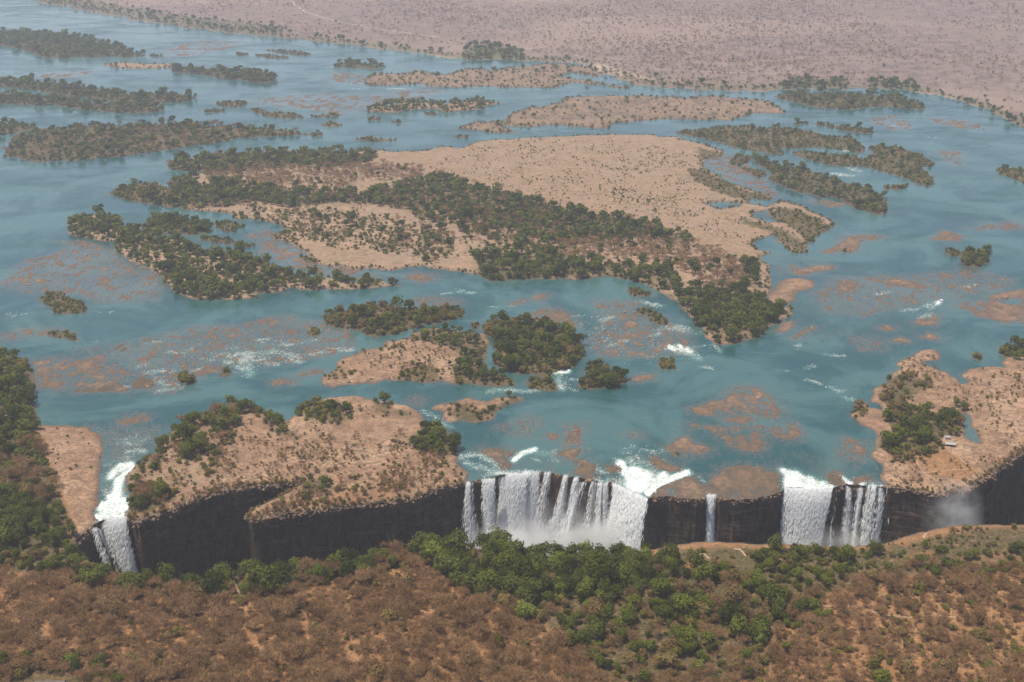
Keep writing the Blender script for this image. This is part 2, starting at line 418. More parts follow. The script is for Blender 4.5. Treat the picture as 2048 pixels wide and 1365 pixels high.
# foreground and the bank beside the cataract
NEARV = "P -160,1160 0,1150 150,1158 300,1168 440,1190 540,1190 640,1150 760,1120 900,1150 1000,1200 1080,1245 1150,1295 1215,1370 1215,1480 -160,1480"
zone(NEARV, dict(D=135, T=5, O=9, G=1.5), 1.16, "in the dry woodland below the dark left gorge", dict(soil=1.0, veg=.12))
zone("P 1560,1190 1700,1160 1850,1135 2250,1120 2250,1480 1215,1480 1215,1370 1500,1350 1560,1300", dict(D=84, O=26, G=1.6, T=8), 1.05, "on the open tawny slope below the right-hand falls", dict(soil=.85))
zone("P 1340,1100 1430,1092 1560,1098 1640,1096 1760,1098 1860,1075 1960,1055 2250,1040 2250,1130 1850,1150 1640,1190 1560,1180 1500,1120 1360,1130", dict(S=14, O=12), .9, "on the grassy rim opposite the right-hand falls", dict(veg=.72, soil=.85))
zone("P 1420,1130 1560,1112 1700,1118 1790,1140 1640,1170 1640,1240 1560,1250 1480,1200", dict(G=50, O=34, S=30), 1.0, "on the green rim opposite the two right-hand falls", dict(veg=.9))
zone("P 1780,1110 1860,1085 1880,1115 1980,1100 2060,1080 2060,1130 1930,1140 1900,1165 1860,1160 1800,1135", dict(G=26, S=30, O=20), .8, "on the grassy rim by the misty end of the gorge", dict(veg=.5))
zone("P 780,1104 850,1086 920,1078 1060,1092 1190,1112 1330,1108 1350,1150 1260,1200 1180,1215 1000,1205 920,1170 850,1130", dict(K=84, G=34, T=6, O=16, L=5), 1.38, "in the rainforest facing the main falls", dict(veg=1.0, soil=.3))
zone("P 1000,1205 1180,1215 1260,1200 1350,1150 1420,1130 1500,1150 1570,1190 1640,1240 1560,1250 1530,1290 1570,1310 1500,1360 1215,1370 1150,1295 1080,1245", dict(G=32, O=34, T=24, D=18, K=12, L=6), 1.25, "in the mixed bush behind the rainforest", dict(veg=.7, soil=.6))
zone("P 560,1140 640,1128 760,1106 800,1110 770,1150 640,1170 560,1170", dict(O=30, D=40, T=14, K=16), 1.25, "on the rim facing the dark cliff", dict(veg=.6, soil=.5))
zone("P 0,1098 60,1090 150,1104 260,1152 330,1136 440,1136 500,1136 600,1128 600,1160 520,1200 440,1196 300,1172 160,1160 0,1140", dict(K=34, O=36, G=16, T=14), 1.3, "on the rim facing the narrow cataract", dict(veg=.8, soil=.5))
zone("P -60,712 0,706 40,712 62,735 70,772 72,850 74,880 30,890 -60,890", dict(K=46, G=36, O=40), 1.3, "on the river bank upstream of the cataract", dict(veg=.9))
zone("P -60,890 30,890 84,880 96,940 128,980 150,1040 130,1052 60,1000 -60,990", dict(D=62, O=50, K=30, T=8), 1.2, "on the bank beside the bare rock apron", dict(veg=.85, soil=.9))
zone("P -60,990 60,1000 130,1046 152,1080 148,1100 60,1092 -60,1100", dict(K=70, G=24, O=20), 1.4, "on the dark wooded bank above the cataract", dict(veg=1.0))
zone("P -20,1322 90,1315 140,1330 240,1320 300,1340 300,1380 -20,1380", dict(G=40, L=22, K=20), .95, "round the thatched roof", dict(veg=.6))
zone("P 72,846 112,850 168,853 190,864 204,880 210,900 204,920 211,940 209,962 204,985 199,1010 188,1034 178,1060 158,1082 150,1060 146,1040 132,1010 118,975 100,930 84,890", {}, paint=dict(soil=0, veg=0, sand=.15))
# cataract island
zone("T4 1000,1230 1060,1160 1140,1110 1250,1080 1420,1060 1500,1080 1420,1150 1400,1250 1350,1340 P 440,915 400,930 350,910 330,890", dict(K=36, O=52, G=34, D=16), 1.15, "on the upstream edge of the rocky cliff-top island", dict(veg=.45))
zone("T4 1530,1080 1640,1080 1670,1130 1640,1180 1720,1230 1740,1290 1640,1290 1580,1180", dict(O=60, S=36, G=26, K=10), 1.05, "by the inlet of the cliff-top island", dict(veg=.6))
zone("T4 1740,1140 1800,1060 1960,1050 2030,1100 2048,1180 1900,1200 1800,1190", dict(O=60, K=28, S=34), 1.05, "at the back of the cliff-top island", dict(veg=.6))
zone("T5 150,1040 260,1040 320,1100 430,1110 440,1150 330,1160 200,1120", dict(O=60, K=20), .9, "at the back of the cliff-top island", dict(veg=.6))
zone("T5 420,1270 500,1210 600,1200 670,1260 680,1340 640,1380 500,1370 430,1340", dict(K=50, G=26, O=20), 1.4, "at the downstream tip of the cliff-top island", dict(veg=.8))
zone("P 300,905 420,905 430,950 380,985 300,960 270,950", dict(O=28, D=26, S=14), .8, "in the middle of the cliff-top island", dict(veg=.15, sand=.5))
zone("P 248,978 300,960 345,972 350,1000 300,1022 262,1030", dict(K=70, O=70, G=20, D=20), 1.15, "hanging over the narrow cataract", dict(veg=.8))
zone("P 600,960 660,955 680,975 640,1008 590,1000", dict(K=45, O=40), .9, "on the slumped ledge of the dark cliff", dict(veg=.7))
zone("P 500,1026 560,1000 640,985 800,960 850,978 790,1000 640,1018", dict(D=60, O=70, T=20), .75, "on the slumped ledge of the dark cliff", dict(veg=.2, soil=.5))
zone("P 560,880 820,860 900,945 700,960 600,940", dict(D=16, O=12), .5, "on the bare top of the cliff-top island")
# islands in mid river
zone("C1 110,215 250,190 500,165 650,160 850,150 1000,150 1200,140 1300,160 1480,150 1560,190 1400,250 1100,245 900,255 700,262 500,290 300,280 120,270", dict(K=40, G=24, O=24, D=12), 1.2, "", dict(veg=.55))
zone("C1 330,300 700,262 1100,245 1600,220 1850,270 1850,340 1650,345 1400,345 1350,410 1100,400 800,385 400,385", dict(D=70, K=7, O=8), 1.1, "", dict(sand=.9))
zone("C1 110,330 300,310 310,390 400,380 600,365 760,390 900,400 1080,410 1200,430 1400,430 1600,400 1800,350 1950,280 2048,320 C2 0,500 150,540 350,580 550,605 750,655 800,700 1000,755 900,775 700,752 550,745 350,755 100,775 0,760 C1 2048,560 1900,560 1700,540 1500,500 1300,500 1000,520 700,490 500,530 200,530 0,510 -40,450 110,420", dict(K=44, G=20, O=30, D=14), 1.2, "", dict(veg=.55))
zone("C1 1700,540 1900,560 2048,560 C2 0,760 100,775 0,900 C1 2048,650 1900,640", dict(K=32, O=26, G=10, D=22), 1.15, "", dict(veg=.4))
zone("C1 700,510 1000,530 1500,570 2048,670 2048,900 1900,920 1700,860 1500,830 1200,790 850,650 560,580", dict(O=26, K=12, S=14, D=14), .95, "", dict(sand=.9))
zone("T5 780,335 800,220 950,180 1150,200 1250,270 1250,350 1000,370", dict(K=50, G=22, S=20), 1.2, "", dict(veg=.6))
zone("T5 100,60 500,40 800,110 1000,180 780,230 500,240 200,150", dict(O=22, K=12, D=8), .95, "", dict(sand=.7))
zone("C2 50,770 350,755 750,752 1000,780 1180,820 1300,920 1350,1010 1300,1110 1000,1060 800,900 350,880 60,860", dict(D=90, K=9, O=6), 1.12, "", dict(sand=.8, soil=.3))
zone("C2 0,900 200,880 350,890 560,910 800,910 900,1060 1100,1080 1300,1110 1350,960 1250,870 1430,900 1470,1050 1480,1150 1590,1200 1550,1300 1300,1360 1000,1360 920,1210 830,1090 560,1030 350,1010 0,1020", dict(K=50, G=18, O=24), 1.2, "on the downstream tip of the big wooded island", dict(veg=.5))
zone("T6 120,540 480,500 640,520 630,580 560,620 480,690 370,720 240,725 200,660", dict(K=46, G=22, O=26), 1.2, "on the downstream tip of the big wooded island", dict(veg=.5))
zone("C2 930,255 1050,265 1200,345 1350,410 1550,465 1500,485 1350,480 1150,430 950,310", dict(O=70, S=20), .62, "", dict(veg=.7))
zone("C2 1280,575 1400,615 1600,675 1750,770 1740,840 1650,800 1500,690 1320,640", dict(O=80, S=20), .6, "", dict(veg=.7))
zone("C2 1480,560 1560,515 1720,550 1870,610 1930,665 1870,700 1820,770 1760,750 1650,660", dict(O=70, S=30, K=6), .65, "", dict(veg=.7))
zone("C2 1000,110 1185,150 1170,195 1000,205", dict(O=60), .55, "", dict(veg=.6))
zone("C2 0,60 500,120 900,180 900,300 700,480 300,480 0,400", dict(O=3), .6, "", None)
zone("C2 250,380 480,390 820,520 700,600 300,500", dict(O=8, S=2), .75, "", None)

zone("T1 625,1145 690,1085 800,1070 960,1080 960,1110 880,1150 960,1215 860,1195 760,1180", dict(S=60, O=60, K=14), .85, "", dict(veg=.8))
zone("P 262,932 330,880 345,905 300,950 262,965", dict(O=60, G=20, K=16), .95, "on the upstream edge of the rocky cliff-top island", dict(veg=.5))
zone("P 495,812 520,806 575,832 560,850 520,842", dict(K=40, O=40, G=20), 1.0, "by the inlet of the cliff-top island", dict(veg=.5))
zone("P 400,930 470,850 490,880 440,990 400,985", dict(O=36, D=20, T=10), .7, "in the middle of the cliff-top island", dict(veg=.3))
zone("P 860,880 925,940 915,975 860,965 700,985 640,975 700,950 820,930", dict(O=34, D=30, S=12), .6, "on the bare top of the cliff-top island", dict(veg=.2))
zone("P 150,1112 210,1154 260,1168 310,1168 400,1164 480,1156 540,1152 620,1142 700,1132 790,1112 800,1128 700,1152 620,1164 540,1174 480,1180 400,1188 310,1192 250,1192 200,1176 130,1130", dict(K=70, G=40, O=60, T=24), 1.12, "along the brink of the near rim", dict(veg=.9), 5.0)
zone("P 1480,1098 1600,1100 1700,1104 1790,1090 1800,1104 1700,1122 1600,1120 1480,1114", dict(G=50, K=24, S=50, O=20), .95, "along the brink of the near rim", dict(veg=.8))
# low tussocks and scrubby grass, knee to chest high
zone("C2 -900,250 -300,60 0,60 500,60 900,140 950,240 1050,300 1150,430 1300,560 1300,640 1500,800 1400,840 1200,760 1000,700 700,590 400,560 0,480 -500,330", dict(O=60, T=30, D=22), .3)
zone("C2 500,100 1000,140 1150,430 1000,600 600,560 300,380", dict(O=40, S=14), .36)
zone("C1 380,390 1000,400 1350,420 1600,560 2048,680 2048,920 1500,830 1100,760 700,560", dict(O=50, T=30, D=30), .34)
zone("P 262,960 330,905 480,830 560,880 700,800 830,850 900,930 850,975 640,1010 500,1030 600,960 400,990 300,1020", dict(O=60, D=90, T=50), .34)
zone("P 560,880 700,860 860,900 920,950 800,975 640,1000 560,960", dict(O=70, D=110, T=40), .36)
zone("T5 0,800 240,720 520,650 640,800 620,940 300,930 60,960 T4 1960,950", dict(O=80, D=80, T=30), .36)
zone("T6 1300,830 1480,780 1680,940 1950,860 2048,760 2048,1346 1800,1346 1700,1150 1550,1000 1300,900", dict(O=50, D=80, T=40), .36)
zone("P 1740,960 1760,925 1850,925 2000,900 2048,890 2048,900 1960,955 1900,985 1780,972", dict(O=60, D=60, T=40), .32)
zone("P 1290,1110 1380,1090 1480,1092 1560,1094 1700,1098 1800,1080 1880,1056 2060,1052 2060,1120 1850,1150 1700,1120 1500,1125 1360,1140", dict(O=110, T=70, S=30), .36)
zone("P 1560,1190 1700,1160 2060,1110 2060,1380 1400,1380 1560,1290", dict(D=90, O=50, T=50), .42)
zone("P 0,1150 640,1140 1000,1220 1215,1380 -20,1380", dict(D=70, O=30, T=30), .45)
zone("P 75,850 180,856 205,930 200,1000 150,1080 100,930", dict(O=26, T=20), .3)
zone("T2 1000,670 1300,600 1800,570 2048,580 T3 300,580 620,650 400,690 T2 1900,700 1500,740 1200,730", dict(O=13, D=8), .6)
zone("T2 130,480 400,415 900,400 1300,380 1500,410 1500,440 1250,510 700,510", dict(O=14, S=6), .6)
ISL = []
def isl(label, adds, trees=None, size=1.0, subs=(), where="", **kw):
    if isinstance(adds, str): adds = [adds]
    ISL.append((label, adds, list(subs), trees, size, where, kw))
BUSH = dict(O=95, K=26, T=12); WOOD = dict(K=62, G=34, O=20)
# the big island
isl("largest island in mid river, wooded in the west with a wide bare tan plain in the east",
    "T1 965,985 985,945 1080,930 1200,920 1300,905 1400,895 1560,885 1700,880 1800,880 1900,890 2048,885 T2 60,890 180,875 300,890 490,885 600,860 700,868 780,840 900,820 1050,812 1200,800 1400,795 1600,790 1800,790 2000,810 T3 20,820 100,830 200,850 290,885 280,920 200,930 160,950 210,1000 290,1040 290,1060 370,1090 480,1120 600,1160 540,1172 460,1165 440,1190 530,1210 640,1180 680,1195 740,1200 800,1230 940,1300 T6 940,40 920,70 830,100 840,130 790,130 760,190 700,195 640,150 590,100 500,110 460,150 580,190 580,205 510,215 540,260 550,310 560,380 550,430 540,470 560,490 650,510 690,510 690,530 640,580 560,620 540,655 490,690 380,722 340,735 240,730 200,690 190,660 150,640 100,590 70,540 0,480 T5 1900,440 1840,405 1760,370 1700,345 1560,335 1450,345 1380,345 1250,345 1100,350 1000,365 880,355 800,325 700,305 600,290 500,272 380,285 300,300 200,285 60,300 0,270 T4 1990,290 1900,270 1850,250 1760,190 1700,150 1620,120 1600,90 1700,60 1600,20 1440,-10 T1 1400,1290 1350,1255 1200,1240 1000,1215 860,1195 760,1180 680,1150 630,1140 640,1120 700,1110 690,1085 800,1075 900,1075 960,1085 950,1110 1000,1110 985,1060 1100,1030 1180,1010 970,990",
    sand=.55, veg=.24, hmax=2.2, rough=.7, seed=3, subs=["C2 1060,510 1180,490 1290,505 1280,530 1150,540", "C2 1370,560 1480,550 1480,590 1560,630 1480,630 1390,590", "C1 330,470 365,470 370,500 330,500"])
isl("bare pink rock spit beside the downstream tip of the big island", "T6 575,400 660,350 740,345 825,360 800,400 720,430 700,470 650,500 560,500 545,440", seed=5, hmax=1.4)
isl("wooded island with sandy gaps left of the big island",
    ["T4 390,0 450,-20 560,-30 700,0 735,20 720,60 800,60 860,90 900,105 1000,105 1100,130 1170,160 1180,195 1250,210 1330,195 1470,210 1500,240 1600,270 1690,315 1730,335 1850,335 2048,355 T5 100,365 250,360 350,387 250,395 100,405 0,412 T4 1900,412 1750,412 1710,402 1650,430 1500,422 1490,455 1350,470 1200,470 1100,460 1040,420 960,370 930,330 860,270 780,240 700,200 670,170 670,130 600,125 500,105 400,70"],
    dict(K=44, G=28, O=30), 1.18, sand=.8, seed=8, where="on the wooded island in the bend")
for lb, s, t, z in (
    ("low green islet between the two wooded islands, nearest the open channel", "T4 830,15 900,5 960,20 980,45 900,55 850,40", WOOD, .8),
    ("dark treed islet between the two wooded islands", "T4 1040,70 1200,55 1240,75 1160,90 1050,95", WOOD, .9),
    ("oval shrubby islet beside the pale rock flats", "T4 1250,5 1400,15 1435,40 1380,75 1300,68 1260,45", dict(S=110, O=50), .7),
    ("narrow strip of shrub on the pale rock flats", "T4 1180,100 1320,105 1490,155 1430,162 1280,140 1180,125", dict(S=80, O=60), .7),
    ("small treed islet at the upstream end of the wooded island", "T1 825,1325 940,1275 1050,1275 1160,1290 1230,1310 1230,1350 1100,1360 1000,1370 900,1360 840,1350", WOOD, .95),
    ("long reedy bar across the rock flats", "C1 850,715 960,690 1100,700 1250,710 1330,735 1300,775 1200,785 1080,760 1000,770 920,750", dict(O=90, S=20), .55),
    ("small reedy bar at the edge of the rock flats", "C1 1030,865 1100,880 1210,915 1160,925 1060,895", dict(O=100), .5),
    ("thin reedy bar beside the wooded island", "C1 980,925 1060,930 1165,950 1150,965 1020,945", dict(O=100), .5),
    # near mid-stream islands
    ("pill-shaped reed island alone in the open channel", "T4 235,465 270,432 310,425 370,445 450,482 512,525 500,545 400,548 330,540 260,495", dict(S=120, O=150), .55),
    ("string of three bushes on a dark rock bar", "T4 290,665 330,650 440,685 452,705 400,702 300,684", dict(O=130), .7),
    ("bushy island with a brown and green crown, upstream of the wooded pair", "T5 -90,600 -80,560 -20,530 80,515 200,500 300,510 420,525 560,525 640,505 730,535 738,562 680,582 600,592 540,612 440,642 360,662 270,682 200,702 160,682 120,652 0,632 -70,620", dict(O=70, K=30, T=20, G=10), .95),
    ("densely wooded island of the close pair", "T5 840,630 890,612 900,590 960,580 1050,600 1150,612 1230,632 1340,640 1365,660 1360,695 1410,715 1425,765 1420,800 1380,832 1320,872 1240,902 1240,932 1180,932 1120,912 1060,902 960,882 900,832 905,750 885,700 840,665", dict(K=60, O=46, G=22, T=14), .95),
    ("round bush islet between the wooded pair and the open channel", "T5 745,610 790,590 828,600 825,642 770,642", dict(O=140), .9),
    ("small round bush islet below the wooded pair", "T5 1112,950 1160,940 1230,948 1262,975 1260,1000 1180,1002 1122,988", dict(S=60, O=120), .8),
    ("domed bush island below the rapids", "T5 1382,972 1422,935 1412,890 1440,845 1500,825 1560,860 1640,888 1700,922 1705,950 1640,982 1550,996 1450,1001 1400,992", dict(O=90, K=40, S=40), .95),
    ("lone round bush in the green pool", "T5 1872,835 1900,815 1948,818 1950,862 1900,872 1876,862", dict(O=200), .8),
    ("small bush islet off the wooded tip of the big island", "T5 1685,405 1740,405 1815,435 1815,455 1760,452 1690,432", dict(O=120, T=20), .8),
    ("crooked bush islet at the head of the rapids", "T5 1690,540 1740,530 1820,535 1890,578 1915,602 1890,615 1830,592 1770,556 1700,562", dict(O=120, K=20), .8),
    ("bush clump standing in the rapids", "T4 1032,940 1062,905 1150,928 1160,952 1100,967 1042,957", dict(O=160), .95),
    ("tall bush clump at the foot of the white rapids", "T4 1270,895 1332,860 1380,882 1380,905 1320,930 1272,922", dict(O=150, K=30), 1.05),
    ("solitary bush above the white rapids", "T4 1802,655 1832,640 1865,655 1860,677 1812,672", dict(O=220), .8),
    # right side of the river
    ("bush islet with one tall tree in the right-hand channel", "T6 1590,192 1640,178 1680,202 1740,175 1830,185 1845,250 1780,275 1710,270 1685,218 1620,212", dict(O=60, K=22, G=20), .9),
    ("square bush beside the right-hand rock plateau", "T6 1745,790 1812,792 1810,822 1750,820", dict(O=200), .8),
    ("wooded end of the right-hand shore", "T6 1898,760 1925,730 1980,735 2060,740 2100,800 2048,840 1980,828 1915,808", dict(S=70, K=30, O=40), 1.0),
    ("reed bank running out of frame in the right-hand channel", "T3 1870,998 1910,978 2000,992 2200,1005 2200,1100 2030,1076 1960,1032 1900,1017", dict(O=60, K=18), .8),
    ("low bush islet in the right-hand channel", "T3 1235,1090 1290,1095 1360,1082 1365,1092 1290,1110 1240,1106", dict(O=120), .7),
    ("long dark wooded island nearest the far-right channel", "T3 600,565 720,550 850,550 1000,552 1100,556 1180,560 1300,568 1400,598 1460,622 1450,642 1350,636 1230,626 1110,627 1060,642 960,642 900,642 820,627 720,604 640,584", dict(K=14, G=8, O=12), 1.05),
    ("tiny wooded islet above the shrubby right-hand island", "T3 695,724 740,716 780,720 770,728 710,732", dict(O=90, K=20), .8),
    ("slender shrub island below the dark wooded one", "T3 820,724 870,722 960,742 1080,748 1160,772 1165,786 1100,781 1000,766 900,747", dict(O=56, K=18), .8),
    ("widest shrub-covered island on the right-hand side", "T3 20,778 60,768 200,752 420,742 600,752 700,755 800,775 900,800 1030,808 1070,828 1120,872 1110,895 1040,890 980,880 900,870 800,865 640,872 640,905 560,905 430,880 330,850 230,825 140,800 30,788", dict(O=44, K=16, S=10), .75),
    ("shrub island split by white rapids on the right-hand side", "T3 690,895 780,890 900,905 1000,910 1060,916 1110,930 1170,905 1140,870 1180,855 1300,860 1400,888 1460,916 1540,962 1500,980 1440,967 1505,1030 1508,1080 1480,1095 1420,1080 1350,1040 1260,1020 1180,990 1100,970 1000,975 920,970 860,955 780,930 720,910", dict(O=64, K=12, S=10), .75),
    ("long shrub island alongside the bare tan plain", "T3 465,932 520,926 600,966 700,976 780,992 890,1036 960,1066 1080,1086 1160,1126 1230,1164 1255,1202 1250,1250 1200,1265 1130,1245 1050,1215 1000,1180 960,1155 860,1150 740,1130 640,1090 550,1050 560,1010 480,970", dict(O=46, K=22, G=8), .85),
    ("marshy reed islet beside the bare tan plain", "T3 315,952 370,908 450,912 440,942 380,972 330,967", dict(O=90), .55),
    ("second marshy reed islet downstream of the first", "T3 390,982 450,985 520,1008 540,1032 480,1037 400,1002", dict(O=90), .55),
    # far left
    ("far wooded island at the top left edge of the river", "T1 -300,190 0,185 60,190 200,190 300,210 440,215 560,245 650,265 730,285 780,315 860,318 850,332 740,337 600,332 420,337 380,347 250,332 100,287 20,267 -300,250", dict(K=16, G=8, O=6), 1.15),
    ("tiny green islet off the far wooded island", "T1 880,322 960,325 955,336 885,335", dict(S=60), .8),
    ("low sand bar before the far rounded wood", "T1 600,372 760,370 1000,376 1060,380 980,400 820,405 740,402 640,392", dict(O=7, K=3), .8),
    ("far wooded island with a pale sandy end", "T1 985,402 1080,400 1200,408 1300,415 1440,420 1560,432 1600,450 1612,470 1560,486 1470,483 1340,466 1200,446 1080,431 1000,416", dict(K=18, G=12, O=8), 1.1),
    ("far double band of trees, its upper half", "T1 -300,470 0,478 60,472 150,462 200,482 330,500 520,518 600,532 680,548 740,556 900,556 1000,560 1100,566 1145,574 1080,591 980,601 860,601 700,611 690,592 560,577 430,562 300,547 200,527 100,517 0,512 -300,505", dict(K=17, G=9, O=6), 1.1),
    ("far double band of trees, its lower half", "T1 -300,545 0,552 80,552 200,566 320,580 430,595 560,606 700,616 860,616 960,628 980,641 860,661 700,661 560,651 480,641 380,629 340,616 200,619 60,611 0,606 -300,610", dict(K=16, G=9, O=8), 1.05),
    ("wooded island with a dry grey middle, left of the big island", "T1 8,895 60,860 60,830 130,795 240,765 350,760 480,748 600,735 760,738 900,735 1000,728 1100,724 1250,738 1400,748 1560,752 1680,768 1800,784 1905,792 1890,798 1720,793 1560,798 1400,808 1300,832 1180,847 1060,867 900,892 760,912 600,927 480,937 330,942 210,957 120,932 60,922 8,917", dict(K=20, G=7, O=10, D=14), 1.0),
    ("low wooded arm at the left edge of the river", "T1 -300,720 0,725 100,725 200,745 240,752 180,765 60,785 -300,800", dict(K=26, G=14), 1.0),
    # far middle
    ("far treed islet below the far bank, left one", "T2 -20,375 80,362 150,380 240,385 265,397 200,403 80,401 -20,397", dict(K=15, G=10), 1.0),
    ("far green island of low trees in mid river", "T2 140,655 200,625 290,615 370,600 400,605 480,598 560,608 700,598 800,592 930,600 930,608 830,627 820,642 700,651 640,661 560,637 430,646 290,661 200,661", dict(G=22, S=12), 1.0),
    ("far low tan island with bushy edges", "T2 990,690 1000,662 1100,630 1200,622 1300,604 1310,574 1450,564 1600,560 1800,564 2048,574 T3 100,560 300,570 480,585 560,595 620,642 660,662 560,667 460,667 380,692 340,707 200,702 0,702 T2 1900,702 1700,712 1600,722 1560,752 1450,752 1300,737 1200,727 1170,742 1060,742 960,737", dict(O=2.2, K=.5), 1.0),
    ("far bare bar with reeds upstream of the tan plain", "T2 700,755 790,710 950,714 960,744 1050,772 900,782 760,757", dict(O=7), .8),
    ("far pale sand flats below the far bank", "T2 130,465 200,435 400,430 470,415 560,435 640,435 720,405 800,400 900,415 960,405 1000,395 1100,390 1200,375 1300,375 1400,390 1500,405 1520,432 1500,447 1400,432 1330,430 1310,452 1440,472 1560,492 1700,517 1690,523 1520,502 1400,487 1320,492 1250,516 1050,516 950,516 880,506 700,511 500,506 480,492 360,497 200,502 130,492", dict(O=5, K=1), .9),
):
    far = "Far" if lb.startswith("far") else ""
    isl(lb, s, {k: v*(1.7 if far else 1.15) for k, v in t.items()}, z*(1.22 if far else 1.15), veg=.75 if t.get("O", 0) + t.get("S", 0) + t.get("K", 0) > 12 else .0, sand=.5, hmax=.8 if "pale" in lb or "tan" in lb or "bare" in lb else 1.8, rough=1.0 if "pale" in lb or "tan" in lb else .5, seed=len(ISL)+11)
for lb, s in (
    ("far reedy speck below the green island, left of the pair", "T2 285,714 360,708 366,722 300,723"), ("far reedy speck below the green island, tallest of the pair", "T2 150,707 185,690 250,703 240,709"),
    ("far reed bar in the open water above the big island", "T2 80,822 120,808 200,814 330,818 340,826 200,831"), ("far reedy speck in the open water above the tan plain", "T2 665,797 750,798 755,806 690,807"),
    ("far red-brown bushy bar off the big island", "T2 0,887 100,875 180,876 170,887 60,891"), ("far reedy speck off the green island", "T2 490,661 560,664 590,673 520,676"),
    ("far treed speck, left of three in the wide reach", "T1 1380,317 1410,312 1460,322 1400,327"), ("far green bar, longest of three in the wide reach", "T1 1525,292 1600,294 1700,300 1820,317 1800,325 1700,322"),
    ("far green bar, lower of three in the wide reach", "T1 1480,326 1540,318 1690,338 1690,346 1600,342"), ("far reed bar below the sandy-ended wood", "T1 1255,607 1320,602 1440,600 1450,611 1380,631 1270,616"),
    ("far reed bar beside the dry-middled wood, left one", "T1 1190,652 1250,644 1320,645 1320,656 1220,661"), ("far reed bar beside the dry-middled wood, middle one", "T1 1460,644 1500,640 1560,658 1700,663 1780,690 1700,696 1560,686 1500,662"),
    ("far reed bar beside the dry-middled wood, right one", "T1 1810,682 1880,674 1990,674 1960,686 1830,691"), ("far sandy bar under the reed bars", "T1 1870,737 1930,718 2000,735 1960,746")):
    isl(lb, s, dict(O=50, S=14), 1.0, veg=.6, sand=.4, hmax=1.4, seed=len(ISL)+11, jag=.6)
isl("rocky island of the close pair with bushes round bare pink rock",
    ["T5 0,805 60,805 170,760 230,740 240,712 330,707 400,697 430,662 520,637 640,637 700,650 760,660 840,668 860,700 870,745 860,795 850,835 880,875 940,905 1020,935 1040,970 1000,985 900,985 800,967 700,970 640,962 600,937 560,950 450,956 340,946 270,942 150,966 60,971 0,976 T4 1950,985 1900,962 1885,925 1950,890 1960,840 2048,805"],
    None, seed=40, hmax=2.4, sand=.2, veg=.2)
zone("T5 400,690 440,660 520,630 640,625 840,660 860,700 860,790 850,840 940,900 1030,940 1000,985 800,965 640,960 640,850 700,800 620,740 540,720", dict(K=44, O=54, G=16), .95, "on the rocky island of the close pair", dict(veg=.6))
zone("T5 330,920 440,840 540,820 600,880 600,940 450,955", dict(O=90, S=20), .85, "on the rocky island of the close pair", dict(veg=.6))
zone("T5 230,760 300,715 390,740 380,770 300,760", dict(O=120), .8, "on the rocky island of the close pair", dict(veg=.5))
zone("T5 80,950 200,910 270,930 200,965", dict(O=120), .75, "on the rocky island of the close pair", dict(veg=.5))
zone("T4 1870,920 1960,840 2048,800 2060,970 1950,985 1900,960", dict(O=54, T=10), .8, "on the rocky island of the close pair", dict(veg=.4))
isl("rocky islet with dark bushes beside the cliff-top island", "T5 480,1105 560,1082 640,1070 740,1050 830,1070 900,1052 1000,1025 1080,1040 1080,1058 1000,1082 900,1122 860,1165 760,1180 700,1170 640,1190 600,1162 620,1122 550,1118", None, seed=41, hmax=1.8)
zone("T5 620,1130 660,1070 760,1050 800,1100 900,1070 1000,1015 1085,1035 1085,1060 1000,1085 900,1125 860,1165 760,1182 700,1172", dict(O=100, K=20), .85, "on the islet beside the cliff-top island", dict(veg=.7))
isl("rocky cliff-top island between the narrow cataract and the main falls",
    "P 250,946 262,935 280,925 300,912 320,892 342,871 362,852 393,835 427,825 478,816 513,818 530,826 556,832 578,846 588,836 597,830 618,811 660,798 700,794 T5 100,1035 200,1045 290,1065 330,1088 400,1098 440,1112 500,1142 500,1182 560,1192 640,1235 680,1285 680,1346 P 915,926 C3 210,240 200,290 P 936,975 935,1030 800,1060 500,1100 300,1080 252,1070 247,1036 256,1010 250,976",
    None, seed=42, hmax=4.0, slope=14, rough=.9, sand=.3, veg=.2)
# right plateau
isl("bare rock plateau with a wooded camp on the far side of the right-hand falls",
    "T6 1300,850 1310,825 1390,800 1440,770 1520,760 1550,790 1540,820 1450,828 1480,852 1600,892 1670,942 1680,962 1740,947 1690,907 1720,887 1860,857 1950,867 1930,835 1960,800 2048,740 2300,640 2700,520 P 2500,720 2350,860 2200,960 2048,1010 1900,1040 1730,1030 1740,975 1765,968 1752,950 1760,930 1740,912 1752,898 1745,880 T6 1190,1270 1150,1235 1060,1175 1040,1130 1040,1085 1060,1062 1130,1070 1150,1092 1210,1102 1170,1062 1180,1002 1230,932 1280,882 1330,872", None, seed=43, hmax=3.0, rough=.8,
    subs=["T6 1605,1115 1680,1165 1690,1220 1680,1270 1790,1310 1770,1250 1730,1180 1740,1150 1640,1125"], sand=.15)
zone("T6 1180,1010 1230,930 1280,880 1400,900 1520,930 1550,980 1450,1020 1400,1060 1300,1090 1190,1070", dict(O=60, T=30, S=16), .95, "on the plateau upstream of the camp", dict(veg=.6))
zone("T6 1040,1100 1070,1070 1130,1080 1140,1160 1060,1160", dict(O=100, T=30), .8, "on the plateau edge beside the open pool", dict(veg=.6))
zone("T6 1200,1130 1300,1090 1450,1090 1560,1130 1680,1180 1690,1240 1580,1280 1560,1346 1500,1390 1350,1400 1200,1346 1180,1270 1280,1230", dict(G=46, K=26, T=26, O=30), 1.2, "at the camp on the right-hand plateau", dict(veg=.75))
zone("P 1765,912 1790,900 1850,905 1870,915 1830,940 1780,925", dict(O=36, T=30), .9, "at the camp on the right-hand plateau", dict(veg=.4, soil=.5))
zone("P 1838,915 1890,900 1960,945 1930,968 1850,955", dict(S=1), .6, "on the clearing below the camp", dict(soil=.9, veg=.2), 0)
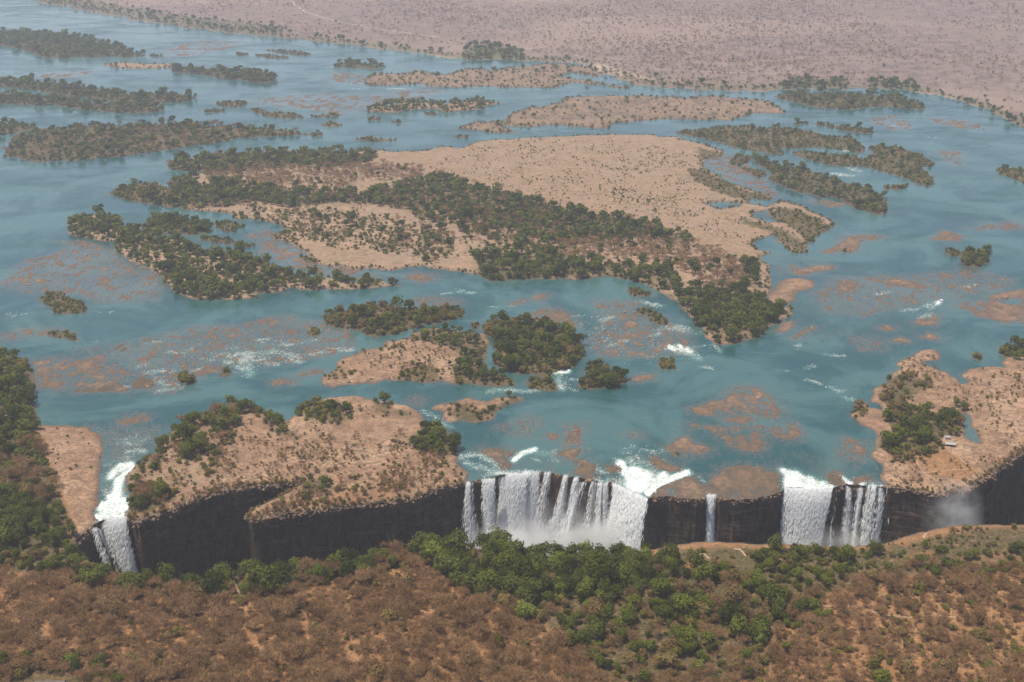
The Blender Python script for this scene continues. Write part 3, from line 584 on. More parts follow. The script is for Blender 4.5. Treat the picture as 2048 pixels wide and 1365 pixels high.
zone("T6 1640,1090 1700,1070 1760,1110 1700,1150 1650,1130", dict(O=80, K=20), .9, "by the creek on the right-hand plateau", dict(veg=.6))
zone("T6 1740,780 2048,860 2048,1250 1850,1250", dict(O=5, D=4), .5, "on the bare right-hand plateau")
# rim rocks and bare spits
RK = dict(hmax=1.8, rough=.8, jag=.7, mode="shoal", bias=.62)
for lb, s in (
    ("brown rock brow between the main falls and the thin single fall", "P 1293,996 1307,983 1328,969 1350,961 1372,953 1386,955 1399,970 1416,973 1425,956 1440,946 1440,939 1466,929 1500,929 1530,935 1530,943 1555,939 1562,955 1566,985 1566,1040 1290,1040"),
    ("rock rib at the lip, left of the main falls", "C3 280,92 350,52 480,62 580,72 560,100 490,140 530,180 510,220 440,220 390,170 340,110"),
    ("rock ledges above the middle of the main falls", "C3 840,102 930,62 1040,57 1050,90 1000,140 1040,135 1140,182 1150,240 1110,265 960,260 960,220 1000,190 900,130"),
    ("dark domed rock above the main falls", "C3 1200,212 1240,184 1300,178 1350,212 1340,240 1240,245"),
    ("small rock in the white water above the main falls", "C3 1400,122 1450,142 1440,160 1400,147"),
    ("pink rock beside the diagonal white chute", "C3 1540,132 1580,118 1700,182 1770,202 1770,235 1680,245 1580,220 1540,170"),
    ("thin rock edge between the strands of the main falls", "C3 1000,272 1110,262 1180,270 1100,300 1010,300"),
    ("low rock edge over the thin strands of the main falls", "C3 700,238 820,222 830,262 760,242"),
    ("knob of rock splitting the main falls", "C3 1228,302 1280,292 1270,330 1230,330"),
    ("rocky islet with one bush above the main falls", "B3 890,92 960,45 1000,35 1050,72 1130,92 1140,115 1050,150 960,150 900,112"),
    ("rock rim left of the three thin falls", "B4 400,232 470,217 500,242 520,290 490,310 440,290"),
    ("rock rim behind the three thin falls", "B4 560,262 640,257 640,280 570,300"),
    ("pale sandbank with a reedy end in the right-hand channel", "T6 870,192 940,155 990,115 1010,95 1180,85 1230,102 1100,127 1080,172 1040,195 960,187 900,202"),
    ("flat pink bar below the pale sandbank", "T6 690,312 740,290 800,270 930,268 930,290 800,312 760,327"),
    ("pink bar off the tip of the wooded island, upper one", "T6 600,652 650,595 710,598 680,627 640,652"),
    ("pink bar off the tip of the wooded island, lower one", "T6 680,692 740,655 830,618 840,642 760,667 720,702 690,702"),
    ("pink rock bar above the open pool, middle one", "T6 1250,707 1320,685 1370,692 1400,725 1330,720"),
    ("pink rock bar above the open pool, right one", "T6 1440,692 1500,668 1560,692 1520,702"),
    ("small rock bar above the open pool, upper one", "T6 1215,632 1250,620 1285,637 1240,647"),
    ("curved pink rock island round a pond at the right edge", "T6 1640,512 1720,475 1780,485 1850,442 1960,412 2200,412 2200,600 2100,590 1940,600 1840,570 1760,560 1740,532"),
    ("pink rock with white water behind it, below the boat", "T6 1400,602 1450,562 1530,557 1530,602 1460,622"),
    ("pink rock upstream of the boat", "T6 1240,367 1260,347 1340,352 1420,377 1410,402 1330,392"),
    ("flat rock with reeds in the right-hand channel", "T6 1490,112 1560,95 1570,62 1640,80 1690,102 1660,120 1540,120"),
    ("sandy tail of the domed bush island", "T5 1705,922 1840,898 1835,930 1720,950"),
    ("pale sand spit beside the long shrub island", "T3 780,1182 850,1158 960,1188 1000,1197 920,1215 860,1202")):
    isl(lb, s, None, seed=len(ISL)+11, veg=.46 if s.startswith(("C3", "B4", "P ")) else .12, subs=["T6 1870,462 2030,462 2030,500 1900,490"] if "pond" in lb else (), **RK)
zone("B3 940,130 980,105 1030,115 1040,150 990,165", dict(S=260), .8, "on the rocky islet above the main falls", dict(veg=.7))
zone("T6 1000,165 1070,160 1070,190 1010,190", dict(O=120), .7, "", dict(veg=.5))

SHOALS = []
def shoal(label, s, bias=0.0): SHOALS.append((label, s, bias))
shoal("scattered pink rocks breaking the surface upstream of the reed island", "T4 20,375 100,310 180,230 330,200 470,130 620,160 800,240 930,310 960,400 900,470 600,480 400,425 150,420", -0.26)
shoal("flat cluster of rocks in the scattered rock field", "T4 185,232 330,205 340,240 200,270", 0.10)
shoal("rock streak below the wooded island's dark end", "T4 320,122 470,118 600,140 540,165 380,142", -0.05)
shoal("dark rock bar with bushes near the left bank", "T4 -100,690 60,662 200,640 300,640 440,660 300,682 200,667 60,700", -0.10)
shoal("reed-flecked rock bar above the pink flats", "T4 440,762 640,740 760,715 800,740 740,772 600,772", 0.05)
shoal("wide pink rock flats beside the left bank", "T4 180,832 330,810 430,832 600,795 620,850 700,830 760,900 690,960 750,1002 640,1005 450,1005 400,960 380,990 200,985 215,900", -0.02)
shoal("smooth pink slab in the rock flats", "T4 430,832 600,797 612,830 570,900 480,910", 0.50)
shoal("pink slab against the left bank", "T4 205,860 310,860 300,935 380,942 380,985 210,985", 0.45)
shoal("reedy end of the pink rock flats", "T4 450,1005 520,950 640,930 700,950 740,1005 600,1010", 0.20)
shoal("reedy rock beside the rapids", "T4 775,990 790,945 830,915 900,940 905,992", 0.20)
shoal("rocks strewn through the long rapids", "T4 820,700 1100,650 1500,600 1900,590 2048,650 2048,740 1800,790 1500,840 1260,870 1100,950 1000,1015 900,1005 790,900", -0.34)
shoal("rock bar leading to the bush clump in the rapids", "T4 1100,905 1180,872 1270,862 1280,885 1160,907", 0.30)
shoal("rock bar under the white rapids", "T4 1480,830 1640,815 1780,790 1960,745 2048,735 2048,755 1900,790 1700,830 1560,845", 0.00)
shoal("flat rocks above the rapids, left one", "T4 1110,640 1200,620 1230,635 1140,655", 0.30)
shoal("flat rocks above the rapids, middle one", "T4 1300,660 1370,635 1400,670 1350,690", 0.25)
shoal("flat rocks above the rapids, right one", "T4 1490,600 1560,575 1720,570 1620,605", 0.20)
shoal("pink rocks beside the close pair of islands, larger", "T4 1730,905 1850,868 1925,882 1900,898 1740,922", 0.35)
shoal("pink rocks beside the close pair of islands, smaller", "T4 1605,947 1700,928 1710,962 1620,967", 0.15)
shoal("pale washed rock flats between the wooded islands", "T4 1480,200 1560,150 1450,95 1560,60 1640,100 1760,180 1860,250 2048,290 T5 150,310 280,330 100,355 -80,345 T4 1900,325 1780,300 1620,240 1560,200", -0.05)
shoal("rock apron tail in the cataract channel", "T4 490,1230 560,1255 605,1300 540,1346 470,1300", 0.10)
shoal("pink rocks upstream of the cataract, larger", "T4 700,1185 770,1155 840,1150 850,1172 760,1202", 0.20)
shoal("pink rocks upstream of the cataract, smaller", "T4 600,1242 700,1212 690,1252", 0.10)
shoal("rock field between the domed island and the tip of the big island", "T5 1480,480 1700,480 1900,600 2040,640 2048,760 1880,790 1800,800 1560,800 1450,720 1560,600", -0.22)
shoal("spine of rocks in the channel below the rock flats", "T5 1020,492 1100,460 1170,432 1225,437 1180,472 1080,482", 0.20)
shoal("rock shelf upstream of the densely wooded island", "T5 1000,580 1110,548 1200,515 1290,525 1350,555 1370,630 1280,610 1180,600", 0.10)
shoal("pink rock among the rapids, upper", "T5 1650,612 1700,585 1760,600 1730,635 1670,632", 0.30)
shoal("pink rock among the rapids, lower", "T5 1600,692 1680,662 1745,682 1640,702", 0.20)
shoal("rock above the crooked bush islet", "T5 1695,492 1740,468 1775,500 1710,520", 0.30)
shoal("washed sand flats below the rock flats", "T5 360,345 440,312 570,322 560,352 480,362", 0.10)
shoal("thin rocks upstream of the bushy island", "T5 400,482 500,450 640,460 700,490 600,500 440,492", -0.10)
shoal("rocks in the pool above the main falls, pale ones", "T5 1310,1205 1400,1195 1400,1330 1330,1325 1320,1250", 0.05)
shoal("single low rock in the pool above the main falls", "T5 1232,1258 1270,1262 1250,1285", 0.20)
shoal("flat rock in the green pool", "T5 1690,1248 1770,1252 1760,1276 1700,1267", 0.20)
shoal("small rock between the islets", "T5 405,1065 445,1042 475,1062 460,1085 420,1082", 0.25)
shoal("faint sunken rocks in the green pool", "T5 930,1220 1100,1160 1180,1190 1100,1260", -0.64)
shoal("big broken rock island in the right-hand pool", "T6 75,1100 180,1075 290,1050 330,985 400,975 500,985 550,1020 600,1060 635,1120 600,1170 500,1160 420,1190 300,1180 230,1150 130,1142", 0.35)
shoal("small dark rock beside the broken rock island", "T6 80,1192 110,1182 152,1207 90,1217", 0.30)
shoal("second broken rock island in the right-hand pool", "T6 180,1212 300,1220 420,1203 500,1240 532,1290 510,1350 400,1348 330,1320 260,1252", 0.30)
shoal("trail of rocks right of the broken rock islands", "T6 480,1205 560,1230 690,1198 765,1250 720,1292 680,1305 600,1268", 0.00)
shoal("rocks beside the plateau above the right-hand falls", "B4 530,50 600,60 640,100 600,165 510,140", 0.05)
shoal("rocks above the wide right-hand fall", "B4 0,60 60,0 80,70 20,120", 0.20)
shoal("rim rocks left of the wide right-hand fall", "B4 0,190 60,212 160,210 170,260 120,280 0,270", 0.10)
shoal("rocks scattered across the right-hand channel", "T6 830,440 960,340 1300,330 1760,290 1960,350 1960,400 1500,470 1250,530 1100,560 900,540", -0.36)
shoal("rocks scattered below the boat", "T6 1040,700 1200,690 1220,760 1100,760", -0.20)
shoal("faint rocks below the pale sandbank", "T6 600,285 700,270 720,300 640,310", -0.20)
shoal("flat pink rocks in the right-hand channel, left pair", "T6 965,368 1010,350 1057,366 1060,430 1000,428 970,405", 0.20)
shoal("pink rocks in the right-hand channel, upper pair", "T6 1550,322 1650,310 1720,298 1765,330 1700,350 1570,357", 0.10)
shoal("far washed rocks in the wide upper reach, left", "T1 960,300 1100,250 1400,235 1410,270 1250,305 1100,332 1000,322", -0.20)
shoal("far washed rocks above the double band of trees", "T1 200,442 400,418 540,420 480,457 280,462", -0.10)
shoal("far rock-strewn reach in mid river", "T1 1400,600 1600,572 1900,545 2048,560 T2 200,560 500,520 600,540 350,600 100,640 0,680 T1 1800,640 1500,612", -0.26)
shoal("far rocks at the upstream point of the far wood", "T2 -40,420 130,440 130,500 -40,480", -0.14)
shoal("far rocks in the upper right-hand channel", "T3 1160,690 1290,675 1400,740 1300,770 1180,720", -0.15)
shoal("far reefs in the right-hand channel", "T3 1460,690 1580,700 1680,700 1820,740 1780,760 1600,740", -0.14)
shoal("faint reefs at the right edge of the channel", "T3 1560,880 1690,890 1660,960 1600,960", -0.25)
shoal("pale shallow rocks at the right-hand edge", "T6 1700,50 1780,60 1850,30 2000,10 2048,60 1900,60", -0.20)
shoal("washed rocks along the marsh beside the tan plain", "T3 170,940 300,900 480,1000 560,1080 600,1150 480,1120 300,1040", -0.14)
SHAL = [("P 170,850 330,850 320,890 270,930 250,960 240,1000 215,1045 185,1045 205,940", .85), ("T4 0,330 330,190 700,150 960,320 1000,480 500,520 0,430", .5), ("T4 200,830 500,760 820,690 1500,600 2048,640 2048,760 1500,850 1260,880 1060,1000 600,1020 200,1000", .75), ("T4 200,1210 640,1180 900,1190 900,1346 200,1346", .55),
        ("T6 500,150 1300,300 1700,420 1500,700 1000,760 600,760 560,400", .42), ("T5 850,1150 1400,1150 1500,1340 800,1340", .4), ("T5 1420,480 2048,560 2048,800 1450,800", .55),
        ("T4 1480,0 1700,60 2048,260 2048,400 1500,240", .5), ("T5 0,260 800,280 800,400 0,380", .4), ("T3 0,820 500,900 700,1100 500,1200 200,1000", .4), ("T1 1400,540 2048,520 T2 500,500 700,560 100,720 T1 1500,700", .35),
        ("C3 100,80 1200,100 1200,300 200,320", .5), ("B4 0,100 700,100 700,320 0,320", .5), ("T6 0,960 700,960 780,1346 0,1346", .35), ("T6 1000,800 1240,900 1100,1346 700,1346", .3)]
FOAM = [  # stroke, width in photo pixels, strength
    ("T4 1310,810 1400,780 1500,790 1620,770 1740,810", 9, .62), ("T4 1330,835 1440,820 1560,830", 8, .7), ("T4 1390,860 1460,880 1465,910", 8, .75), ("T4 1570,840 1620,850", 6, .7), ("T4 1690,820 1760,835", 5, .8), ("T4 1440,790 1460,850", 8, .7),
    ("T4 1820,790 1940,755 2048,765", 5, .6), ("T4 1640,740 1760,720 1860,700", 5, .5), ("T4 1480,705 1580,700", 3, .6), ("T4 980,775 1080,775 1160,735", 4, .55), ("T4 835,722 940,715", 4, .5), ("T4 1120,890 1170,870", 4, .7),
    ("T4 850,900 930,885 1010,890", 5, .65), ("T4 900,930 960,960 1040,980", 6, .6), ("T4 920,1005 990,995 1070,985", 4, .7), ("T4 800,870 860,840", 4, .5), ("T4 690,985 760,975", 4, .45), ("T4 1180,830 1300,800 1500,740 1700,720", 14, .34),
    ("T4 700,1300 760,1290 840,1290", 7, .55), ("T4 740,1320 820,1310", 6, .55), ("T4 40,560 120,550 200,565", 6, .3), ("T4 520,540 700,540", 2, .35), ("T4 450,710 570,715", 2, .45),
    ("T5 590,435 660,428", 3, .7), ("T5 695,420 780,428", 5, .75), ("T5 860,425 920,415", 3, .5), ("T5 880,510 1020,505", 3, .5), ("T5 0,770 80,760", 5, .6), ("T5 1765,480 1870,505", 5, .75), ("T5 1890,640 1960,625 2048,645", 7, .6),
    ("T5 1820,685 1870,660", 5, .6), ("T5 1560,740 1640,722 1680,705", 5, .6), ("T5 1360,565 1440,560", 4, .55), ("T5 1530,590 1600,568", 5, .7), ("T5 1530,600 1540,640", 3, .4), ("T5 1920,740 1980,765", 8, .9), ("T5 1990,740 2048,770", 8, .9),
    ("T5 1260,890 1330,885", 8, .85), ("T5 1290,900 1280,960 1300,990", 9, .8), ("T5 1330,940 1380,935", 5, .6), ("T5 1310,980 1390,1000", 3, .5), ("T5 860,1010 940,995 1060,1003 1160,1000", 5, .75), ("T5 490,1120 560,1150 560,1170", 6, .6), ("T5 590,1190 650,1210", 6, .7),
    ("T5 1450,560 1640,760 1900,760", 22, .27), ("T6 0,740 80,780 150,815", 7, .8), ("T6 60,760 180,735", 4, .6), ("T6 230,730 270,770", 5, .7), ("T6 0,640 160,665", 4, .5), ("T6 150,860 230,870", 4, .6),
    ("T6 600,885 680,885", 2, .5), ("T6 765,870 820,855", 4, .6), ("T6 720,760 745,720", 4, .55), ("T6 780,938 860,960", 4, .75), ("T6 910,980 980,1005", 5, .75), ("T6 1000,1040 1050,1055", 5, .75), ("T6 880,790 1000,797", 3, .5), ("T6 1180,435 1270,425", 4, .55),
    ("T6 1690,410 1760,380", 4, .55), ("T6 1440,575 1500,550", 4, .7), ("T6 1460,380 1530,390", 3, .4), ("T6 1555,478 1480,500 1430,520 1330,535", 3.4, .62), ("T6 1555,484 1520,510 1490,528", 3.0, .75), ("T6 1560,476 1540,490", 3, 1.1),
    ("T3 1020,985 1080,1000", 5, .7), ("T3 930,1020 1040,1030", 5, .75), ("T3 960,885 1030,885", 3, .6), ("T3 1490,800 1560,815", 3, .45), ("T3 1260,738 1300,735", 2, .5), ("T2 285,522 400,522", 3, .7), ("T2 70,520 130,525", 2, .4),
    # above the main falls
    ("C3 120,140 190,120 290,110 380,165 440,215", 5.5, .8), ("C3 180,170 260,200 340,215 400,230", 7, .75), ("C3 540,150 600,100 690,70", 7, .85), ("C3 690,90 760,110 840,90", 6, .6), ("C3 690,140 730,160", 5, .6), ("C3 820,120 860,170", 6, .5),
    ("C3 350,260 420,240 520,245 640,240 700,245", 6, .8), ("C3 1020,160 1060,210", 5, .65), ("C3 1140,210 1210,240", 6, .75), ("C3 1130,295 1220,300", 4, .75), ("C3 1320,170 1350,230 1400,300", 11, .95), ("C3 1390,150 1480,200 1560,250 1600,280", 12, .8),
    ("C3 1430,240 1420,330", 20, 1.0), ("C3 1500,260 1480,340", 18, 1.0), ("C3 1330,95 1420,60 1500,90 1640,90", 9, .45), ("C3 1440,110 1500,170", 12, .55), ("C3 1810,240 1700,280 1600,320 1520,390", 8, 1.05), ("C3 1900,280 1950,320", 4, .6), ("C3 1940,420 1960,390 2000,400", 3, .7), ("C3 1640,260 1560,330", 12, .9),
    ("C3 1080,70 1300,150", 3, .3), ("C3 1230,290 1300,310 1350,330", 7, .8),
    # wide right-hand fall
    ("B4 185,225 250,250 330,290 430,310", 11, .85), ("B4 200,230 200,310", 7, .9), ("B4 250,260 260,340", 18, 1.05), ("B4 330,290 330,340", 18, 1.0), ("B4 400,300 390,340", 12, .9), ("B4 500,260 540,290 545,330", 6, .85), ("B4 600,290 600,330", 8, .85), ("B4 650,290 720,310", 6, .7), ("B4 560,262 580,262", 3, .6),
    # cataract
    ("C4 620,110 700,95 800,80", 8, .45), ("C4 660,190 740,175 810,190", 5, .75), ("C4 600,250 700,230", 8, .45), ("C4 470,300 520,285", 4, .6), ("C4 540,370 600,310 680,300", 9, 1.0), ("C4 520,400 570,350 640,320", 9, .9), ("C4 590,420 640,370 700,325", 6, 1.0), ("C4 560,560 580,480 590,420", 9, 1.05),
    ("C4 470,540 530,520", 7, .6), ("C4 440,490 480,500 470,560", 4, .5), ("C4 540,620 550,560", 14, 1.1), ("C4 470,650 560,640 600,620", 14, 1.1), ("C4 440,770 540,720 600,700", 22, 1.15), ("C4 440,800 500,760 620,740", 18, 1.1), ("C4 480,580 440,640", 4, .4), ("C4 340,850 360,790", 3, .5), ("C4 400,810 410,860", 4, .8)]
# ------------------------------------------------------------------ build the land
SHORE = "P -700,-118 -300,-60 0,-22 80,6 140,16 200,28 280,42 350,53 430,62 500,70 560,76 640,85 700,91 760,98 840,108 900,116 960,121 1040,124 1120,124 1160,130 1190,143 1225,156 1260,167 1330,177 1420,181 1500,182 1560,180 1640,182 1700,178 1740,178 1800,180 1840,184 1900,197 1960,217 2010,240 2048,262 2200,345 2500,500"
PLAIN = Land([SHORE + " 3400,500 3400,-290 -1400,-290 -1400,-118"], hmax=4, slope=30, rough=.8, seed=70, jag=2.0)
GROUND = Land(["P -900,600 -300,640 -100,690 0,706 40,714 62,735 70,772 70,850 110,852 168,855 186,866 200,880 206,900 202,920 207,940 205,962 200,985 195,1010 184,1030 200,1041 222,1034 248,1034 300,1100 2048,1030 2900,900 3100,1500 2600,2400 -700,2400"],
              hmax=3.0, slope=12, rough=.9, jag=.7, seed=71, soil=.85, sand=.0, veg=.25)
LANDS = []
for lb, adds, subs, trees, size, where, kw in ISL:
    L = Land(adds, subs, **kw); LANDS.append((L, lb, trees, size, where))
SH = [(Land([s], hmax=1, mode="shoal", bias=b, seed=100+i, jag=.8, veg=.75 if "reed" in lb.split("upstream")[0] and not lb.startswith("scattered") else .34), lb) for i, (lb, s, b) in enumerate(SHOALS)]
zone("P -60,640 2200,1480 -60,1480", {}, paint=None)

# bushland beyond the far bank and the green belt on its shore
sh = px(SHORE); keep = (sh[:, 0] > -80) & (sh[:, 0] < 2210); sh = sh[keep]
def belt(i, j, w0, w1, dens, size=1.0, paint=.6):
    p = sh[i:j]; q = np.concatenate([p - [0, w0], (p - [0, w1])[::-1]]); x, y = W(q[:, 0], q[:, 1], 3.0)
    VEG.append((np.stack([x, y], 1), dens, size, "", dict(veg=paint)))
belt(0, len(sh), 1, 9, dict(K=9, G=4, O=6), 1.1, .55)
belt(0, 9, 3, 22, dict(K=7, G=3, O=8), 1.1, .55)
zone("P 920,118 940,92 990,88 1040,100 1060,118 1000,122", dict(K=22, G=8), 1.25, "", dict(veg=.8))
zone("P 1560,180 1570,162 1640,156 1700,160 1700,178", dict(K=16, G=10), 1.2, "", dict(veg=.7))
zone("P 1740,178 1745,160 1830,166 1850,184", dict(K=16, G=6), 1.3, "", dict(veg=.7))
zone("P 1900,190 1960,200 2060,240 2100,290 2010,250 1950,222", dict(K=14, O=10), 1.2, "", dict(veg=.6))
zone("P 1150,128 1300,150 1500,165 1500,178 1330,175 1250,165", dict(O=6, K=3), 1.0, "", dict(veg=.25))
zone("P 1130,118 1200,126 1330,165 1210,148", {}, paint=dict(sand=.4))
zone("P 700,96 900,112 930,118 760,102", {}, paint=dict(sand=.4))
zone("P 1780,176 1900,190 2010,235 2048,262 1900,200", {}, paint=dict(sand=.4))

PLAIN.build("bushveld_plain", 5.0, 3.0, mat="plain", box=(-700, 2800, -240, 480), label="dry pinkish-brown bushveld stretching away beyond the river", category="plain", kind="structure")
GROUND.build("ground", 5.0, 4.0, box=(-700, 2800, 600, 2300), label="reddish dry ground of the bank in front of the gorge", category="ground", kind="structure")
for L, lb, *_ in LANDS:
    w = L.pp[:, 0].max()-L.pp[:, 0].min()
    du, dv = (3.0, 1.9) if w > 500 else (2.4, 1.6) if w > 150 else (1.6, 1.1)
    if L.dist > 2500: du, dv = 2.4, 1.1
    box = (200, 980, 760, 1100) if "cliff-top island between" in lb else (1600, 2700, 500, 1060) if "plateau with a wooded camp" in lb else None
    nm = "islet" if "islet" in lb or "speck" in lb else "sandbar" if " bar" in lb or "spit" in lb or "sandbank" in lb or "tail" in lb else "rock_ledge" if lb.startswith(("rock rim", "rock ledges", "rock rib", "thin rock", "low rock", "knob", "brown rock", "small rock", "pink rock", "dark domed")) else "island"
    L.build(nm, du, dv, box=box, label=lb, category=nm.replace("_", " "), kind="structure")
for L, lb in SH:
    w = L.pp[:, 0].max()-L.pp[:, 0].min()
    du, dv = (2.2, 1.3) if w > 120 else (1.5, .95)
    if L.dist > 2500: du, dv = 2.2, .8
    L.build("river_rocks", du, dv, label=lb, category="river rocks", kind="stuff")

# ------------------------------------------------------------------ the river
x, y, shp = grid(-700, 2760, 4.0, -125, 1120, 2.6); x = x.ravel(); y = y.ravel()
r, qx, qy = gorge_sd(x, y)
land = np.full(x.shape, -1e3)
for L in [PLAIN, GROUND] + [l[0] for l in LANDS if l[0].area > 6000 and l[0].mode != "shoal"]:
    m = (x > L.lo[0]) & (x < L.hi[0]) & (y > L.lo[1]) & (y < L.hi[1])
    if m.any(): land[m] = np.maximum(land[m], L.sd(x[m], y[m]))
shal = np.zeros(x.shape)
for L in [l[0] for l in LANDS] + [l[0] for l in SH]:
    k = 14 if L.mode == "island" else 20
    m = (x > L.lo[0]-60) & (x < L.hi[0]+60) & (y > L.lo[1]-60) & (y < L.hi[1]+60)
    if m.any():
        d = L.sd(x[m], y[m]) if L.area < 40000 or L.mode == "shoal" else np.maximum.reduce([sdist(a, x[m], y[m]) for a in L.A])
        shal[m] = np.maximum(shal[m], (.55 if L.mode == "island" else .8)*sstep(-k*1.6, k*.2, d))
for s, v in SHAL:
    P = poly(s); lo, hi = P.min(0)-60, P.max(0)+60; m = (x > lo[0]) & (x < hi[0]) & (y > lo[1]) & (y < hi[1])
    shal[m] = np.maximum(shal[m], v*sstep(-45, 30, sdist(P, x[m], y[m])))
foam = np.zeros(x.shape)
U, Vv, _ = project(x, y, 0*x)
for s, w, v in FOAM:
    P = px(s); lo, hi = P.min(0)-2.5*w-4, P.max(0)+2.5*w+4
    m = (U > lo[0]) & (U < hi[0]) & (Vv > lo[1]) & (Vv < hi[1])
    if m.any():
        Q = poly(s); sc = float(np.hypot(*Q.mean(0))) * 1.12 / F      # metres per photo pixel at that distance
        d2, _, _ = segdist(Q*[1, .6], x[m], y[m]*.6, closed=False)
        foam[m] = np.maximum(foam[m], v*(1.10 if v > .84 else .70)*np.exp(-d2/(w*1.25*sc)**2))
Fc = grid_faces(shp); cr, _, _ = gorge_sd(x[Fc].mean(1), y[Fc].mean(1))
gr_ = np.full(x.shape, -1e3); m = (Vv > 600) & (Vv < 1300); gr_[m] = GROUND.sd(x[m], y[m])
keep = (cr < 0) & (land[Fc].min(1) < 5) & (gr_[Fc].min(1) < 1.5)
m = (r > 0) & (r < 40); x = np.where(m, qx, x); y = np.where(m, qy, y)
Vt, Fc, at = prune(np.stack([x, y, 0*x], 1), Fc[keep], dict(shallow=shal, foam=foam))
obj("river", mesh("river", Vt, Fc, [M["water"]], at), label="teal river braided round islands, whitening at its rapids", category="river", kind="structure")

# ------------------------------------------------------------------ cliffs and gorge floor
def cliff(name, path, label, lean):
    zs = np.array([0, -1.2, -2.2, -3, -6, -10, -15, -21, -28, -36, -45, -55, -66, -78, -92, -113.0])
    t = np.gradient(path, axis=0); nrm = np.stack([-t[:, 1], t[:, 0]], 1); nrm /= np.linalg.norm(nrm, axis=1)[:, None] + 1e-9
    for _ in range(3): nrm = (np.roll(nrm, 1, 0) + nrm*2 + np.roll(nrm, -1, 0)); nrm /= np.linalg.norm(nrm, axis=1)[:, None]
    tst = path + nrm*4; sgn = np.where(inside(GORGE, tst[:, 0], tst[:, 1]), 1, -1)
    sgn = 1 if np.mean(sgn) > 0 else -1
    V = []
    for z in zs:
        o = 3.0*fbm(path[:, 0]*.11 + z*.01, path[:, 1]*.11 + z*.05, 41, 5) + 1.2*fbm(path[:, 0]*.03, path[:, 1]*.03+z*.06, 43, 3)
        off = (-1.6 + o)*sstep(0, -4, z) + lean*(-z)
        V.append(np.column_stack([path + nrm*(sgn*off)[:, None], np.full(len(path), z)]))
    n = len(path); V = np.concatenate(V)
    i = np.arange(len(zs)*n).reshape(len(zs), n)
    Fc = np.stack([i[:-1, :-1], i[1:, :-1], i[1:, 1:], i[:-1, 1:]], -1).reshape(-1, 4)
    obj(name, mesh(name, V, Fc, [M["cliff"]], smooth=False), label=label, category="cliff", kind="structure")
cliff("far_cliff", FAR, "dark basalt cliff that the falls drop over", .03)
cliff("near_cliff", NEAR, "basalt cliff under the wooded near rim, facing the falls", .02)
from mathutils.geometry import tessellate_polygon
gp = GORGE[::3]
tri = tessellate_polygon([[Vector((a, b, 0)) for a, b in gp]])
obj("gorge_water", mesh("gorge_water", np.column_stack([gp, np.full(len(gp), -112.0)]), [tuple(f) for f in tri], [M["water"]]), label="dark water at the bottom of the gorge", category="water", kind="structure")

# ------------------------------------------------------------------ waterfalls: rows of left u, right u, v from the lip down
FALLS = [
 ("narrow cataract, thick white chute curving into the left end of the gorge", [(200, 249, 1037), (203, 253, 1055), (210, 258, 1080), (226, 266, 1110), (244, 273, 1140), (250, 277, 1155)], 1.15, 9),
 ("broken thin strands beside the narrow cataract", [(186, 202, 1058), (193, 212, 1085), (202, 226, 1110), (208, 234, 1140)], .5, 4),
 ("slim fall at the left end of the main falls", [(933, 944, 966), (930, 945, 1005), (925, 949, 1030), (927, 956, 1078)], .72, 3),
 ("straight fall, second from the left end of the main falls", [(965, 988, 959), (966, 989, 1000), (964, 991, 1080)], .75, 4),
 ("broad white curtain, widest of the main falls", [(994, 1054, 947), (1000, 1052, 985), (994, 1050, 1030), (990, 1058, 1100)], .95, 8),
 ("streaky curtain joined to the right of the broad white one", [(1046, 1078, 944), (1046, 1078, 985), (1048, 1076, 1030), (1040, 1080, 1100)], .66, 5),
 ("thin slanting fall under a notch in the rim", [(1090, 1102, 946), (1085, 1098, 970), (1074, 1094, 1010), (1066, 1092, 1060), (1060, 1100, 1100)], .58, 4),
 ("single leaning fall, left of the close pair", [(1128, 1135, 952), (1120, 1132, 985), (1110, 1128, 1020), (1095, 1140, 1060), (1080, 1150, 1105)], .85, 6),
 ("leaning fall, right of the close pair", [(1146, 1156, 957), (1138, 1153, 990), (1134, 1150, 1020), (1120, 1140, 1060), (1105, 1150, 1105)], .74, 5),
 ("curved thin fall beside the dark wedge of cliff", [(1162, 1172, 965), (1152, 1166, 982), (1145, 1158, 1005), (1136, 1148, 1045)], .55, 4),
 ("veil of fine strands in the middle of the main falls", [(1182, 1196, 964), (1178, 1194, 1000), (1166, 1192, 1050), (1160, 1200, 1105)], .52, 4),
 ("twin strands left of the great right-hand chute", [(1197, 1216, 966), (1194, 1216, 1000), (1190, 1218, 1040), (1180, 1240, 1105)], .68, 5),
 ("great white chute at the right end of the main falls", [(1226, 1296, 966, 998), (1226, 1297, 985), (1222, 1293, 1010), (1216, 1286, 1040), (1210, 1280, 1110)], 1.12, 11),
 ("thin single fall standing alone on the brown cliff", [(1412, 1430, 991), (1415, 1429, 1010), (1414, 1428, 1040), (1412, 1430, 1082)], .82, 3),
 ("wide white fall, largest of the right-hand falls", [(1568, 1664, 977), (1567, 1660, 1000), (1564, 1652, 1035), (1560, 1642, 1088)], 1.08, 9),
 ("faint grey trickle beside the wide right-hand fall", [(1668, 1676, 977), (1664, 1674, 1010), (1658, 1668, 1060)], .42, 3),
 ("left strand of the three right-hand falls", [(1692, 1706, 966), (1692, 1704, 990), (1686, 1704, 1030), (1682, 1702, 1085)], .78, 4),
 ("middle strand of the three right-hand falls", [(1716, 1732, 968), (1713, 1728, 990), (1709, 1720, 1030), (1703, 1716, 1085)], .74, 4),
 ("right strand of the three right-hand falls", [(1736, 1769, 972), (1733, 1768, 1000), (1724, 1763, 1040), (1720, 1758, 1085)], .66, 4),
 ("faint trickle at the right end of the three falls", [(1775, 1781, 976), (1772, 1778, 1010), (1768, 1776, 1050)], .36, 3)]
